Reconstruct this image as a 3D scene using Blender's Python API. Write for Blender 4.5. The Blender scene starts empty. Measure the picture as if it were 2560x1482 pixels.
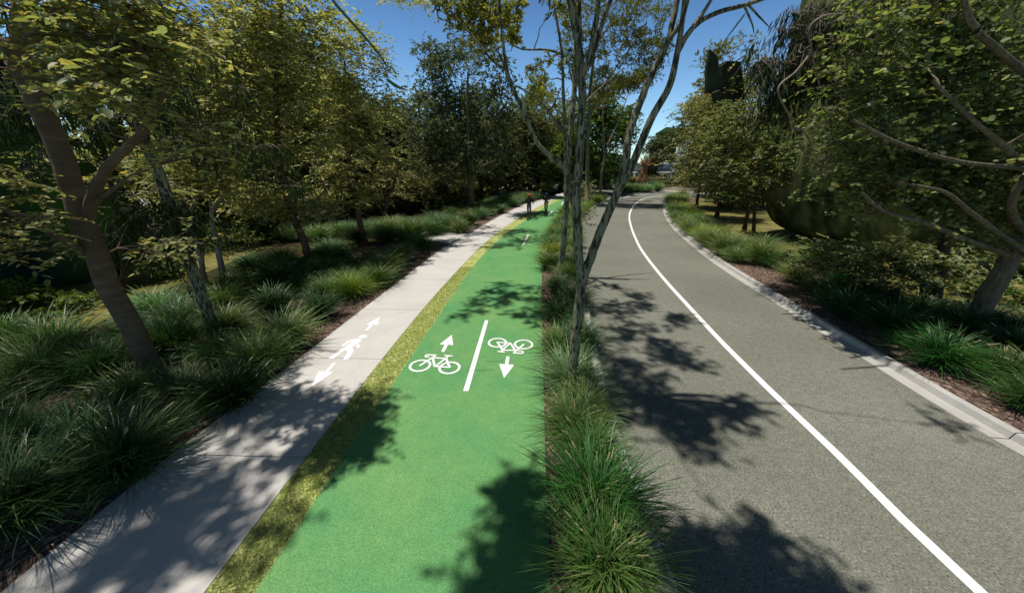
import bpy, bmesh, math, random
import numpy as np
from mathutils import Vector, Matrix

# ---------------------------------------------------------------- camera, sky, sun
scene = bpy.context.scene
FPX, CX, CY, HZ, CAMH = 827.0, 1280.0, 741.0, 416.5, 3.9
PITCH = math.atan((CY - HZ) / FPX)
cam = bpy.data.cameras.new('camera'); camo = bpy.data.objects.new('camera', cam)
scene.collection.objects.link(camo); scene.camera = camo
camo.location = (0, 0, CAMH); camo.rotation_euler = (math.pi / 2 - PITCH, 0, 0)
cam.sensor_width = 36; cam.lens = 36 * FPX / 2560; cam.clip_start = 0.1; cam.clip_end = 3000

SUN_EL = math.radians(74); SUN_DIR = np.array([-math.cos(SUN_EL) * .99, math.cos(SUN_EL) * .14, math.sin(SUN_EL)])
SUN_DIR /= np.linalg.norm(SUN_DIR)
world = bpy.data.worlds.new('World'); scene.world = world; world.use_nodes = True
wn = world.node_tree; wn.nodes.clear()
sky = wn.nodes.new('ShaderNodeTexSky'); sky.sky_type = 'NISHITA'; sky.sun_disc = False
sky.sun_elevation = SUN_EL; sky.sun_rotation = math.atan2(SUN_DIR[0], SUN_DIR[1])
sky.altitude = 0; sky.air_density = 1.0; sky.dust_density = 0.3; sky.ozone_density = 2.0
bgn = wn.nodes.new('ShaderNodeBackground'); bgn.inputs[1].default_value = 0.085
won = wn.nodes.new('ShaderNodeOutputWorld')
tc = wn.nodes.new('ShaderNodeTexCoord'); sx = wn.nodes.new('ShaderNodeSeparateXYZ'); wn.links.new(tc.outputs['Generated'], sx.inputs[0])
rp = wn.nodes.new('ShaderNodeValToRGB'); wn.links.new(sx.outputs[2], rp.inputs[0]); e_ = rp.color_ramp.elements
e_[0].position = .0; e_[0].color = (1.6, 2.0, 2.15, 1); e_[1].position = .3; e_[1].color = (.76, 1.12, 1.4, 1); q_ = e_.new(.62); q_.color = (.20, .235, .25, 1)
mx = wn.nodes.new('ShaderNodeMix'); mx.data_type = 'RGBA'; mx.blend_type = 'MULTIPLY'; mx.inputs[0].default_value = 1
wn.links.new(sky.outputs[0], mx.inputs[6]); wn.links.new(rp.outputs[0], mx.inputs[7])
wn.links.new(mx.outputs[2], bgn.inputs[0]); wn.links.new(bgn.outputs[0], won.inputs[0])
sl = bpy.data.lights.new('sun', 'SUN'); sl.energy = 4.75; sl.angle = math.radians(1.0); sl.color = (1.0, 0.955, 0.88)
so = bpy.data.objects.new('sun', sl); scene.collection.objects.link(so)
so.rotation_euler = Vector(SUN_DIR).to_track_quat('Z', 'Y').to_euler(); so.location = (-10, 0, 40)
scene.view_settings.view_transform = 'Standard'; scene.view_settings.look = 'None'
scene.view_settings.exposure = 0.0; scene.view_settings.gamma = 1.0
scene.render.engine = 'CYCLES'
scene.cycles.max_bounces = 5; scene.cycles.diffuse_bounces = 3; scene.cycles.transparent_max_bounces = 8
COL = scene.collection
random.seed(3)

# ---------------------------------------------------------------- pixel -> world
_f = np.array([0, math.cos(PITCH), -math.sin(PITCH)]); _u = np.array([0, math.sin(PITCH), math.cos(PITCH)])
def ray(px, py):
    return np.array([1.0, 0, 0]) * ((px - CX) / FPX) + _u * ((CY - py) / FPX) + _f
def G(px, py, z=0.0):
    d = ray(px, py); t = (z - CAMH) / d[2]
    return np.array([d[0] * t, d[1] * t, z])
def PT(px, py, Y):
    d = ray(px, py); t = Y / d[1]
    return np.array([d[0] * t, Y, CAMH + d[2] * t])

# ---------------------------------------------------------------- objects
def tag(o, label=None, cat=None, group=None, kind=None):
    if label: o['label'] = label
    if cat: o['category'] = cat
    if group: o['group'] = group
    if kind: o['kind'] = kind
    return o
def empty(name, loc=(0, 0, 0), rz=0, label=None, cat=None, group=None, kind=None):
    o = bpy.data.objects.new(name, None); COL.objects.link(o); o.location = loc; o.rotation_euler = (0, 0, rz)
    o.empty_display_size = .2
    return tag(o, label, cat, group, kind)
def link(name, me, mat=None, parent=None, loc=None, smooth=False):
    o = bpy.data.objects.new(name, me); COL.objects.link(o)
    if mat is not None and not me.materials: me.materials.append(mat)
    if parent: o.parent = parent
    if loc is not None: o.location = loc
    if smooth: me.polygons.foreach_set('use_smooth', [True] * len(me.polygons))
    return o
def copy_tree(o, parent=None):
    c = o.copy(); COL.objects.link(c); c.parent = parent
    for ch in list(o.children): copy_tree(ch, c)
    return c
def mesh_uniform(name, V, F, col=None, smooth=False):
    """V (n,3), F (m,k) index array"""
    me = bpy.data.meshes.new(name); V = np.ascontiguousarray(V, dtype=np.float32); F = np.ascontiguousarray(F, dtype=np.int32)
    me.vertices.add(len(V)); me.vertices.foreach_set('co', V.ravel())
    me.loops.add(F.size); me.loops.foreach_set('vertex_index', F.ravel())
    me.polygons.add(len(F)); me.polygons.foreach_set('loop_start', np.arange(0, F.size, F.shape[1], dtype=np.int32))
    if smooth: me.polygons.foreach_set('use_smooth', np.ones(len(F), dtype=bool))
    me.update(calc_edges=True)
    if col is not None:
        a = me.color_attributes.new('Col', 'FLOAT_COLOR', 'POINT')
        c4 = np.ones((len(V), 4), dtype=np.float32); c4[:, :3] = col; a.data.foreach_set('color', c4.ravel())
    return me
def pymesh(name, V, F, smooth=False):
    me = bpy.data.meshes.new(name); me.from_pydata([tuple(map(float, v)) for v in V], [], [tuple(map(int, f)) for f in F]); me.update()
    if smooth: me.polygons.foreach_set('use_smooth', [True] * len(me.polygons))
    return me
class MB:
    """collects boxes, tubes and patches into one mesh"""
    def __init__(s): s.v = []; s.f = []
    def add(s, V, F):
        n = len(s.v); s.v += [tuple(v) for v in V]; s.f += [tuple(i + n for i in f) for f in F]; return s
    def box(s, c, size, rz=0, rx=0, ry=0, taper=1.0):
        x, y, z = [a / 2 for a in size]; R = Matrix.Rotation(rz, 3, 'Z') @ Matrix.Rotation(ry, 3, 'Y') @ Matrix.Rotation(rx, 3, 'X')
        P = []
        for k in (-1, 1):
            t = taper if k > 0 else 1
            for (i, j) in ((-1, -1), (1, -1), (1, 1), (-1, 1)):
                P.append(tuple(R @ Vector((i * x * t, j * y * t, k * z)) + Vector(c)))
        return s.add(P, [(3, 2, 1, 0), (4, 5, 6, 7), (0, 1, 5, 4), (1, 2, 6, 5), (2, 3, 7, 6), (3, 0, 4, 7)])
    def tube(s, pts, rad, n=10, cap=True):
        V, F = tube_np(np.array(pts, float), np.broadcast_to(np.array(rad, float), (len(pts),)), n)
        V = [tuple(v) for v in V]; F = [tuple(f) for f in F]
        if cap:
            m = len(pts); F.append(tuple(range(n))[::-1]); F.append(tuple(range((m - 1) * n, m * n)))
        return s.add(V, F)
    def disc(s, c, r, w, axis='X', n=20):
        a = {'X': Vector((1, 0, 0)), 'Y': Vector((0, 1, 0)), 'Z': Vector((0, 0, 1))}[axis]; c = Vector(c)
        return s.tube([c - a * w / 2, c + a * w / 2], r, n)
    def mesh(s, name, smooth=False): return pymesh(name, s.v, s.f, smooth)
    def build(s, name, mat, parent=None, smooth=False, bevel=0):
        o = link(name, s.mesh(name, smooth), mat, parent)
        if bevel:
            b = o.modifiers.new('b', 'BEVEL'); b.width = bevel; b.segments = 2; b.limit_method = 'ANGLE'
        return o
def tube_np(P, R, n=6):
    m = len(P); T = np.gradient(P, axis=0); T /= (np.linalg.norm(T, axis=1, keepdims=True) + 1e-9)
    ref = np.array([1.0, 0, 0]) if abs(T[:, 0]).max() < .8 else np.array([0, 0, 1.0])
    if abs(T @ ref).max() > .95: ref = np.array([0, 1.0, 0])
    A = np.cross(T, ref); A /= (np.linalg.norm(A, axis=1, keepdims=True) + 1e-9); B = np.cross(T, A)
    th = np.arange(n) * 2 * math.pi / n
    V = (P[:, None, :] + R[:, None, None] * (np.cos(th)[None, :, None] * A[:, None, :] + np.sin(th)[None, :, None] * B[:, None, :])).reshape(-1, 3)
    i = np.arange(m - 1)[:, None]; j = np.arange(n)[None, :]; jn = (j + 1) % n
    F = np.stack([i * n + j + 0 * i, i * n + jn, (i + 1) * n + jn, (i + 1) * n + j], -1).reshape(-1, 4)
    return V, F
def smooth_poly(P, R, sub=4):
    P = np.array(P, float); R = np.array(R, float)
    if len(P) < 3:
        t = np.linspace(0, 1, sub + 1)[:, None]; return P[0] * (1 - t) + P[1] * t, R[0] + (R[1] - R[0]) * t[:, 0]
    Q = np.vstack([2 * P[0] - P[1], P, 2 * P[-1] - P[-2]]); out = []; ro = []
    for i in range(1, len(Q) - 2):
        for k in range(sub):
            t = k / sub; a, b, c, d = Q[i - 1], Q[i], Q[i + 1], Q[i + 2]
            out.append(.5 * (2 * b + (c - a) * t + (2 * a - 5 * b + 4 * c - d) * t * t + (3 * b - a - 3 * c + d) * t ** 3))
            ro.append(R[i - 1] * (1 - t) + R[i] * t)
    out.append(P[-1]); ro.append(R[-1]); return np.array(out), np.array(ro)

# ---------------------------------------------------------------- materials
def newmat(name):
    m = bpy.data.materials.new(name); m.use_nodes = True; nt = m.node_tree
    return m, nt, nt.nodes['Principled BSDF']
def N(nt, t, **kw):
    n = nt.nodes.new(t)
    for k, v in kw.items():
        if k in ('operation', 'blend_type', 'data_type', 'feature', 'attribute_name', 'noise_dimensions'): setattr(n, k, v)
        else: n.inputs[k].default_value = v
    return n
def ramp(nt, src, stops):
    r = nt.nodes.new('ShaderNodeValToRGB'); nt.links.new(src, r.inputs[0]); e = r.color_ramp.elements
    while len(e) < len(stops): e.new(.5)
    for i, (p, c) in enumerate(stops): e[i].position = p; e[i].color = (*c, 1) if len(c) == 3 else c
    return r
def coords(nt, scale=(1, 1, 1)):
    g = nt.nodes.new('ShaderNodeTexCoord'); mp = nt.nodes.new('ShaderNodeMapping'); mp.inputs['Scale'].default_value = scale
    nt.links.new(g.outputs['Object'], mp.inputs[0]); return mp.outputs[0]
def noise(nt, vec, scale, detail=4, rough=.55):
    n = N(nt, 'ShaderNodeTexNoise', Scale=scale, Detail=detail, Roughness=rough); nt.links.new(vec, n.inputs['Vector']); return n.outputs['Fac']
def mix(nt, fac, a, b, blend='MIX'):
    m = nt.nodes.new('ShaderNodeMix'); m.data_type = 'RGBA'; m.blend_type = blend
    for s, i in ((fac, 0), (a, 6), (b, 7)):
        if hasattr(s, 'is_output'): nt.links.new(s, m.inputs[i])
        elif i == 0: m.inputs[0].default_value = s
        else: m.inputs[i].default_value = (*s, 1)
    return m.outputs[2]
def bump(nt, bs, h, strength, dist):
    b = N(nt, 'ShaderNodeBump', Strength=strength, Distance=dist); nt.links.new(h, b.inputs['Height']); nt.links.new(b.outputs[0], bs.inputs['Normal'])
def plain(name, col, rough=.6, metal=0.0, spec=.5, var=.12, vs=6.0):
    m, nt, bs = newmat(name); c = coords(nt)
    r = ramp(nt, noise(nt, c, vs), [(.3, tuple(x * (1 - var) for x in col)), (.7, tuple(min(1, x * (1 + var)) for x in col))])
    nt.links.new(r.outputs[0], bs.inputs['Base Color']); bs.inputs['Roughness'].default_value = rough
    bs.inputs['Metallic'].default_value = metal; bs.inputs['Specular IOR Level'].default_value = spec
    return m

def mat_asphalt():
    m, nt, bs = newmat('asphalt'); c = coords(nt)
    big = noise(nt, c, .35, 5); f1 = noise(nt, c, 42, 4, .7); f2 = noise(nt, c, 9, 5, .75)
    v = N(nt, 'ShaderNodeTexVoronoi', Scale=55.0); nt.links.new(c, v.inputs['Vector'])
    base = ramp(nt, big, [(.3, (.168, .17, .138)), (.7, (.222, .222, .185))])
    a = ramp(nt, f1, [(.34, (.2, .22, .2)), (.45, (.88, .88, .87)), (.56, (1, 1, .99)), (.66, (1.8, 1.78, 1.7))])
    b = ramp(nt, f2, [(.3, (.72, .73, .72)), (.7, (1.18, 1.18, 1.16))])
    o = mix(nt, 1.0, mix(nt, 1.0, base.outputs[0], a.outputs[0], 'MULTIPLY'), b.outputs[0], 'MULTIPLY')
    nt.links.new(o, bs.inputs['Base Color']); bs.inputs['Roughness'].default_value = .85; bs.inputs['Specular IOR Level'].default_value = .25
    bump(nt, bs, f1, .5, .006); return m
def mat_green():
    m, nt, bs = newmat('green_surfacing'); c = coords(nt)
    f1 = noise(nt, c, 60, 3, .6); big = noise(nt, c, .8, 4); f2 = noise(nt, c, 4.5, 4, .6)
    base = ramp(nt, big, [(.3, (.085, .275, .095)), (.7, (.15, .31, .1))])
    a = ramp(nt, f1, [(.35, (.72, .74, .74)), (.5, (1, 1, 1)), (.68, (1.3, 1.25, 1.3))])
    b = ramp(nt, f2, [(.3, (.9, .94, .95)), (.7, (1.1, 1.05, 1.05))])
    o = mix(nt, 1.0, mix(nt, 1.0, base.outputs[0], a.outputs[0], 'MULTIPLY'), b.outputs[0], 'MULTIPLY')
    nt.links.new(o, bs.inputs['Base Color']); bs.inputs['Roughness'].default_value = .8; bs.inputs['Specular IOR Level'].default_value = .25
    bump(nt, bs, f1, .35, .004); return m
def mat_concrete(name, c0, c1, spots=True):
    m, nt, bs = newmat(name); c = coords(nt); big = noise(nt, c, .9, 5)
    br = noise(nt, coords(nt, (14, 1.6, 1)), 3.0, 3); fine = noise(nt, c, 90, 2)
    base = ramp(nt, big, [(.3, c0), (.7, c1)])
    b = ramp(nt, br, [(.3, (.93, .93, .93)), (.7, (1.04, 1.04, 1.04))]); f = ramp(nt, fine, [(.25, (.86, .86, .86)), (.5, (1, 1, 1)), (.8, (1.05, 1.05, 1.05))])
    o = mix(nt, 1.0, mix(nt, 1.0, base.outputs[0], b.outputs[0], 'MULTIPLY'), f.outputs[0], 'MULTIPLY')
    nt.links.new(o, bs.inputs['Base Color']); bs.inputs['Roughness'].default_value = .8; bs.inputs['Specular IOR Level'].default_value = .25
    bump(nt, bs, fine, .15, .003); return m
def mat_mulch():
    m, nt, bs = newmat('mulch'); c = coords(nt)
    v = N(nt, 'ShaderNodeTexVoronoi', Scale=30.0); nt.links.new(coords(nt, (1, .55, 1)), v.inputs['Vector'])
    n1 = noise(nt, c, 18, 4); h = nt.nodes.new('ShaderNodeSeparateColor'); nt.links.new(v.outputs['Color'], h.inputs[0])
    r = ramp(nt, h.outputs[0], [(.0, (.03, .018, .012)), (.45, (.12, .07, .05)), (.8, (.24, .15, .11)), (1, (.36, .27, .2))])
    r2 = ramp(nt, n1, [(.3, (.5, .5, .5)), (.7, (1.2, 1.2, 1.2))])
    nt.links.new(mix(nt, 1.0, r.outputs[0], r2.outputs[0], 'MULTIPLY'), bs.inputs['Base Color']); bs.inputs['Roughness'].default_value = .95
    bump(nt, bs, v.outputs['Distance'], .8, .03); return m
def mat_ground():
    m, nt, bs = newmat('ground_litter'); c = coords(nt)
    n1 = noise(nt, c, .7, 5); n2 = noise(nt, c, 9, 4, .7); n3 = noise(nt, c, 40, 2)
    a = ramp(nt, n2, [(.25, (.018, .013, .008)), (.5, (.05, .036, .018)), (.75, (.12, .09, .04))])
    b = ramp(nt, n2, [(.25, (.015, .02, .008)), (.5, (.035, .045, .015)), (.75, (.08, .085, .025))])
    f = ramp(nt, n1, [(.42, (0, 0, 0)), (.58, (1, 1, 1))])
    nt.links.new(mix(nt, f.outputs[0], a.outputs[0], b.outputs[0]), bs.inputs['Base Color']); bs.inputs['Roughness'].default_value = 1
    bs.inputs['Specular IOR Level'].default_value = .1
    bump(nt, bs, n3, .8, .03); return m
def mat_lawn():
    m, nt, bs = newmat('dry_lawn'); c = coords(nt)
    n1 = noise(nt, c, .5, 5, .7); n2 = noise(nt, c, 8, 4, .7)
    r = ramp(nt, n1, [(.35, (.08, .09, .025)), (.5, (.17, .155, .05)), (.68, (.27, .22, .09))]); r2 = ramp(nt, n2, [(.3, (.5, .5, .5)), (.7, (1.3, 1.3, 1.2))])
    nt.links.new(mix(nt, 1.0, r.outputs[0], r2.outputs[0], 'MULTIPLY'), bs.inputs['Base Color']); bs.inputs['Roughness'].default_value = 1; bs.inputs['Specular IOR Level'].default_value = .1
    bump(nt, bs, n2, .8, .04); return m
def mat_turf():
    m, nt, bs = newmat('verge_turf'); c = coords(nt)
    v = N(nt, 'ShaderNodeTexVoronoi', Scale=26.0); nt.links.new(c, v.inputs['Vector']); h = nt.nodes.new('ShaderNodeSeparateColor'); nt.links.new(v.outputs['Color'], h.inputs[0])
    n1 = noise(nt, c, 3.0, 5); n2 = noise(nt, c, 45, 3)
    r = ramp(nt, n1, [(.35, (.30, .37, .11)), (.55, (.43, .46, .19)), (.72, (.55, .51, .28))])
    r2 = ramp(nt, h.outputs[0], [(0, (.6, .65, .5)), (.6, (1, 1.02, .9)), (1, (1.3, 1.25, 1.2))])
    r3 = ramp(nt, n2, [(.3, (.6, .6, .5)), (.55, (1.05, 1.05, 1))])
    nt.links.new(mix(nt, 1.0, mix(nt, 1.0, r.outputs[0], r2.outputs[0], 'MULTIPLY'), r3.outputs[0], 'MULTIPLY'), bs.inputs['Base Color']); bs.inputs['Roughness'].default_value = .9
    bs.inputs['Specular IOR Level'].default_value = .2
    bump(nt, bs, n2, .6, .02); return m
def mat_leaf(name, tint=False, trans=.45, rough=.5, spec=.35):
    m, nt, bs = newmat(name); a = N(nt, 'ShaderNodeAttribute', attribute_name='Col'); col = a.outputs['Color']
    if tint:
        oi = nt.nodes.new('ShaderNodeObjectInfo'); col = mix(nt, 1.0, col, oi.outputs['Color'], 'MULTIPLY')
    nt.links.new(col, bs.inputs['Base Color']); bs.inputs['Roughness'].default_value = rough; bs.inputs['Specular IOR Level'].default_value = spec
    tr = nt.nodes.new('ShaderNodeBsdfTranslucent')
    nt.links.new(mix(nt, 1.0, col, (1.3, 1.35, .6), 'MULTIPLY'), tr.inputs[0])
    ms = nt.nodes.new('ShaderNodeMixShader'); ms.inputs[0].default_value = trans
    nt.links.new(bs.outputs[0], ms.inputs[1]); nt.links.new(tr.outputs[0], ms.inputs[2])
    nt.links.new(ms.outputs[0], nt.nodes['Material Output'].inputs[0]); return m
def mat_bark(name, c0, c1, patch=None, stretch=(7, 7, 1.2), scale=3.0, ring=False):
    m, nt, bs = newmat(name); c = coords(nt, stretch if not ring else (1.5, 1.5, 9)); n1 = noise(nt, c, scale, 5, .65); n0 = noise(nt, coords(nt), 2.5, 3)
    r = ramp(nt, n1, [(.3, c0), (.7, c1)]); o = mix(nt, 1.0, r.outputs[0], ramp(nt, n0, [(.3, (.75, .75, .75)), (.7, (1.2, 1.2, 1.2))]).outputs[0], 'MULTIPLY')
    if patch:
        pc = noise(nt, coords(nt, (11, 11, 2.6)), 2.4, 4, .6); pf = ramp(nt, pc, [(.5, (0, 0, 0)), (.54, (1, 1, 1))])
        o = mix(nt, pf.outputs[0], o, patch)
    nt.links.new(o, bs.inputs['Base Color']); bs.inputs['Roughness'].default_value = .9; bs.inputs['Specular IOR Level'].default_value = .2
    bump(nt, bs, n1, .7, .02 if not ring else .012); return m

M = dict(
    asphalt=mat_asphalt(), green=mat_green(), mulch=mat_mulch(), ground=mat_ground(), turf=mat_turf(), lawn=mat_lawn(),
    concrete=mat_concrete('path_concrete', (.50, .475, .445), (.58, .555, .525)),
    kerb=mat_concrete('kerb_concrete', (.385, .37, .345), (.50, .485, .455)),
    joint=plain('joint_filler', (.10, .095, .09)),
    white=plain('road_paint', (.80, .79, .78), .6, var=.03, vs=12), 
    leaf=mat_leaf('leaf'), leaf_far=mat_leaf('leaf_far', trans=.35, rough=.7, spec=.2), grass=mat_leaf('grass_blade', tint=True, trans=.2, rough=.45, spec=.4),
    seed=plain('seed_head', (.30, .26, .12), .8),
    bark_brown=mat_bark('brown_bark', (.095, .064, .042), (.16, .112, .076), ring=True, scale=1.7),
    bark_mottle=mat_bark('mottled_bark', (.16, .15, .095), (.31, .29, .19), patch=(.045, .042, .028), scale=2.0),
    bark_rough=mat_bark('fissured_bark', (.055, .046, .028), (.22, .19, .125), stretch=(14, 14, 1.0), scale=2.0),
    bark_dark=mat_bark('dark_bark', (.03, .02, .013), (.085, .055, .036)),
    bark_pale=mat_bark('pale_bark', (.16, .12, .09), (.36, .3, .25)),
    bark_red=mat_bark('red_bark', (.07, .033, .02), (.19, .10, .065)),
)
# ---------------------------------------------------------------- ground and roads
def edge(pts):                      # pixel polyline of a ground edge -> x(Y)
    g = sorted([tuple(G(*p)[:2]) for p in pts], key=lambda q: q[1]); xs = [q[0] for q in g]; ys = [q[1] for q in g]
    def f(Y):
        Y = np.asarray(Y, float); return np.interp(Y, ys, xs, left=None, right=None) + np.where(Y < ys[0], (Y - ys[0]) * (xs[1] - xs[0]) / (ys[1] - ys[0]), 0) + np.where(Y > ys[-1], (Y - ys[-1]) * (xs[-1] - xs[-2]) / (ys[-1] - ys[-2]), 0)
    def s(Y, w=1.2):
        Y = np.asarray(Y, float); k = np.minimum(1.0, np.maximum(.15, Y / 12)) * w
        return (f(Y - k) + 2 * f(Y) + f(Y + k) + f(Y - k / 2) * 2 + f(Y + k / 2) * 2) / 8
    return s
E_fl = edge([(5, 1482), (421, 1143), (748, 898), (905, 775), (1003, 700), (1100, 625), (1180, 580), (1250, 540), (1315, 509), (1404, 483), (1440, 474)])
E_fr = edge([(512, 1482), (765, 1144), (955, 899), (1054, 777), (1122, 700), (1190, 628), (1250, 576), (1310, 537), (1358, 511), (1404, 492), (1450, 479)])
E_gl = edge([(637, 1482), (859, 1145), (1033, 885), (1157, 700), (1200, 645), (1252, 594), (1322, 545), (1359, 520), (1406, 497), (1455, 481)])
E_gr = edge([(1377, 1482), (1363, 1145), (1358, 930), (1353, 760), (1356, 650), (1377, 593), (1400, 549), (1423, 514), (1448, 500), (1485, 486)])
E_rl = edge([(1688, 1482), (1646, 1371), (1606, 1270), (1554, 1117), (1519, 995), (1488, 870), (1466, 750), (1452, 650), (1448, 568), (1458, 542), (1468, 533), (1492, 516), (1526, 498)])
E_cl = edge([(2453, 1482), (2255, 1298), (2116, 1156), (1920, 971), (1799, 850), (1664, 703), (1621, 650), (1598, 617), (1581, 578), (1573, 549), (1574, 533), (1583.5, 513.5), (1603, 499), (1629, 492), (1682, 488)])
E_rr = edge([(2900, 1315), (2560, 1146), (2405, 1051), (2292, 984), (2190, 917), (2035, 821), (1960, 772), (1845, 700), (1771, 650), (1725, 612), (1694, 585), (1672, 561), (1659, 536), (1657, 515), (1664, 503), (1690, 490), (1760, 481)])
E_bl = lambda Y: E_rl(Y) - .16   # back of left kerb
def strip(name, fa, fb, Ys, z, mat, kind='structure', thick=0, parent=None, label=None):
    Ys = np.array(Ys); xa = fa(Ys) if callable(fa) else np.full(len(Ys), fa); xb = fb(Ys) if callable(fb) else np.full(len(Ys), fb)
    V = []; F = []; n = len(Ys); cols = 5
    for i in range(n):
        for k in range(cols): V.append((xa[i] + (xb[i] - xa[i]) * k / (cols - 1), Ys[i], z))
    for i in range(n - 1):
        for k in range(cols - 1): a = i * cols + k; F.append((a, a + 1, a + cols + 1, a + cols))
    if thick:
        b = len(V)
        for i in range(n): V += [(xa[i], Ys[i], z - thick), (xb[i], Ys[i], z - thick)]
        for i in range(n - 1):
            F.append((i * cols, (i + 1) * cols, b + 2 * i + 2, b + 2 * i)); F.append((i * cols + cols - 1, b + 2 * i + 1, b + 2 * i + 3, (i + 1) * cols + cols - 1))
        F.append((0, b, b + 1, cols - 1)); F.append(((n - 1) * cols, n * cols - 1, b + 2 * n - 1, b + 2 * n - 2))
        # across the front and back the ngon needs the middle points as well
        F[-2] = tuple([b, b + 1] + [cols - 1 - k for k in range(cols)]); F[-1] = tuple([b + 2 * n - 1, b + 2 * n - 2] + [(n - 1) * cols + k for k in range(cols)])
    o = link(name, pymesh(name, V, F), mat, parent)
    if kind: o['kind'] = kind
    if label: o['label'] = label
    return o
YN = np.concatenate([np.arange(.2, 14, .35), np.arange(14, 60, 1.0)])
g = pymesh('ground', [(-600, -60, -.03), (600, -60, -.03), (600, 900, -.03), (-600, 900, -.03)], [(0, 1, 2, 3)])
tag(link('ground', g, M['ground']), kind='structure')
strip('road', lambda Y: E_rl(Y) - .01, lambda Y: E_rr(Y) + .01, np.concatenate([np.arange(-2, 14, .4), np.arange(14, 45.1, .8)]), 0.0, M['asphalt'])
# far junction area
jx = pymesh('road', [(-4.2, 45.1, .0), (26, 45.1, .0), (60, 58, 0), (60, 71, 0), (26, 70, 0), (-2, 92, .0), (-30, 92, 0), (-30, 84, 0), (-6, 74, 0), (3, 56, 0)], [tuple(range(10))])
tag(link('road_junction', jx, M['asphalt']), kind='structure')
strip('bikeway', E_gl, E_gr, YN, .012, M['green'], thick=.05)
strip('verge', E_fr, E_gl, YN, .006, M['turf'])
# footpath slabs with open joints
fp = MB(); js = [-1.66, .95, 3.58, 6.19, 8.84, 11.6]
while js[-1] < 62: js.append(js[-1] + 2.7)
fpo = strip('footpath', E_fl, E_fr, [js[0], js[0] + .5], .0, M['joint']); fpV = []; fpF = []
sk = -.03
for a, b in zip(js[:-1], js[1:]):
    n = 5; base = len(fpV); g_ = .006 if a < 20 else .01
    for i in range(n + 1):
        Y = a + g_ + (b - a - 2 * g_) * i / n; xl, xr = float(E_fl(Y)), float(E_fr(Y)) - .004
        for k in range(4):
            x = xl + (xr - xl) * k / 3; fpV.append((x, Y + sk * (x - xr), .016))
    for i in range(n):
        for k in range(3): q = base + i * 4 + k; fpF.append((q, q + 1, q + 5, q + 4))
    ring = [base + k for k in range(4)] + [base + i * 4 + 3 for i in range(1, n + 1)] + [base + n * 4 + k for k in (2, 1, 0)] + [base + i * 4 for i in range(n - 1, 0, -1)]
    m0 = len(fpV); fpV += [(fpV[r][0], fpV[r][1], -.03) for r in ring]; L = len(ring)
    for i in range(L): fpF.append((ring[i], m0 + i, m0 + (i + 1) % L, ring[(i + 1) % L]))
fpo.data.clear_geometry(); fpo.data.from_pydata(fpV, [], fpF); fpo.data.materials.clear(); fpo.data.materials.append(M['concrete'])
strip('joint_bed', lambda Y: E_fl(Y) + .01, lambda Y: E_fr(Y) - .01, YN, -.004, M['joint'], kind=None, parent=fpo)
# side path joining from the left
def gpoly(name, px, z, mat, kind='structure', thick=.0):
    P = [G(*p) for p in px]; V = [(p[0], p[1], z) for p in P]; n = len(V); F = [tuple(range(n))]
    if thick:
        V += [(p[0], p[1], z - thick) for p in P]; F += [(i, i + n, (i + 1) % n + n, (i + 1) % n) for i in range(n)]
    bm = bmesh.new(); vs = [bm.verts.new(v) for v in V]
    for f in F: bm.faces.new([vs[i] for i in f])
    bmesh.ops.recalc_face_normals(bm, faces=bm.faces); me = bpy.data.meshes.new(name); bm.to_mesh(me); bm.free()
    o = link(name, me, mat); tag(o, kind=kind); return o
gpoly('side_path', [(1122, 610), (1085, 603), (960, 598), (1000, 577), (1120, 580), (1178, 580), (1150, 596)], .012, M['concrete'])
gpoly('garden_path', [(790, 556), (850, 556), (862, 530), (905, 500), (925, 478), (905, 474), (880, 492), (838, 512), (800, 540)], .02, M['concrete'])
gpoly('garden_path', [(300, 520), (800, 492), (905, 474), (300, 480)], .016, M['concrete'])
# mulch beds
strip('lawn', lambda Y: E_rr(Y) + 3.2, lambda Y: E_rr(Y) + 40, [0, 5, 10, 15, 20, 25, 30, 36, 42, 47], -.01, M['lawn'])
gpoly('bank', [(-300, 800), (-300, 700), (200, 690), (330, 655), (640, 590), (660, 620), (420, 720), (200, 830)], -.012, M['lawn'])
strip('left_bed', lambda Y: E_fl(Y) - 3.6 - .05 * Y, lambda Y: E_fl(Y) - .01, np.concatenate([np.arange(-1, 14, .5), np.arange(14, 62, 2)]), .0, M['mulch'])
strip('median_bed', lambda Y: E_gr(Y) + .002, lambda Y: E_bl(Y) + .01, np.concatenate([np.arange(-1, 14, .5), np.arange(14, 46, 1)]), .03, M['mulch'], thick=.07)
strip('right_bed', lambda Y: E_rr(Y) + .42, lambda Y: E_rr(Y) + 3.4, np.concatenate([np.arange(1, 14, .5), np.arange(14, 47, 1)]), .1, M['mulch'], thick=.2)
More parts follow.
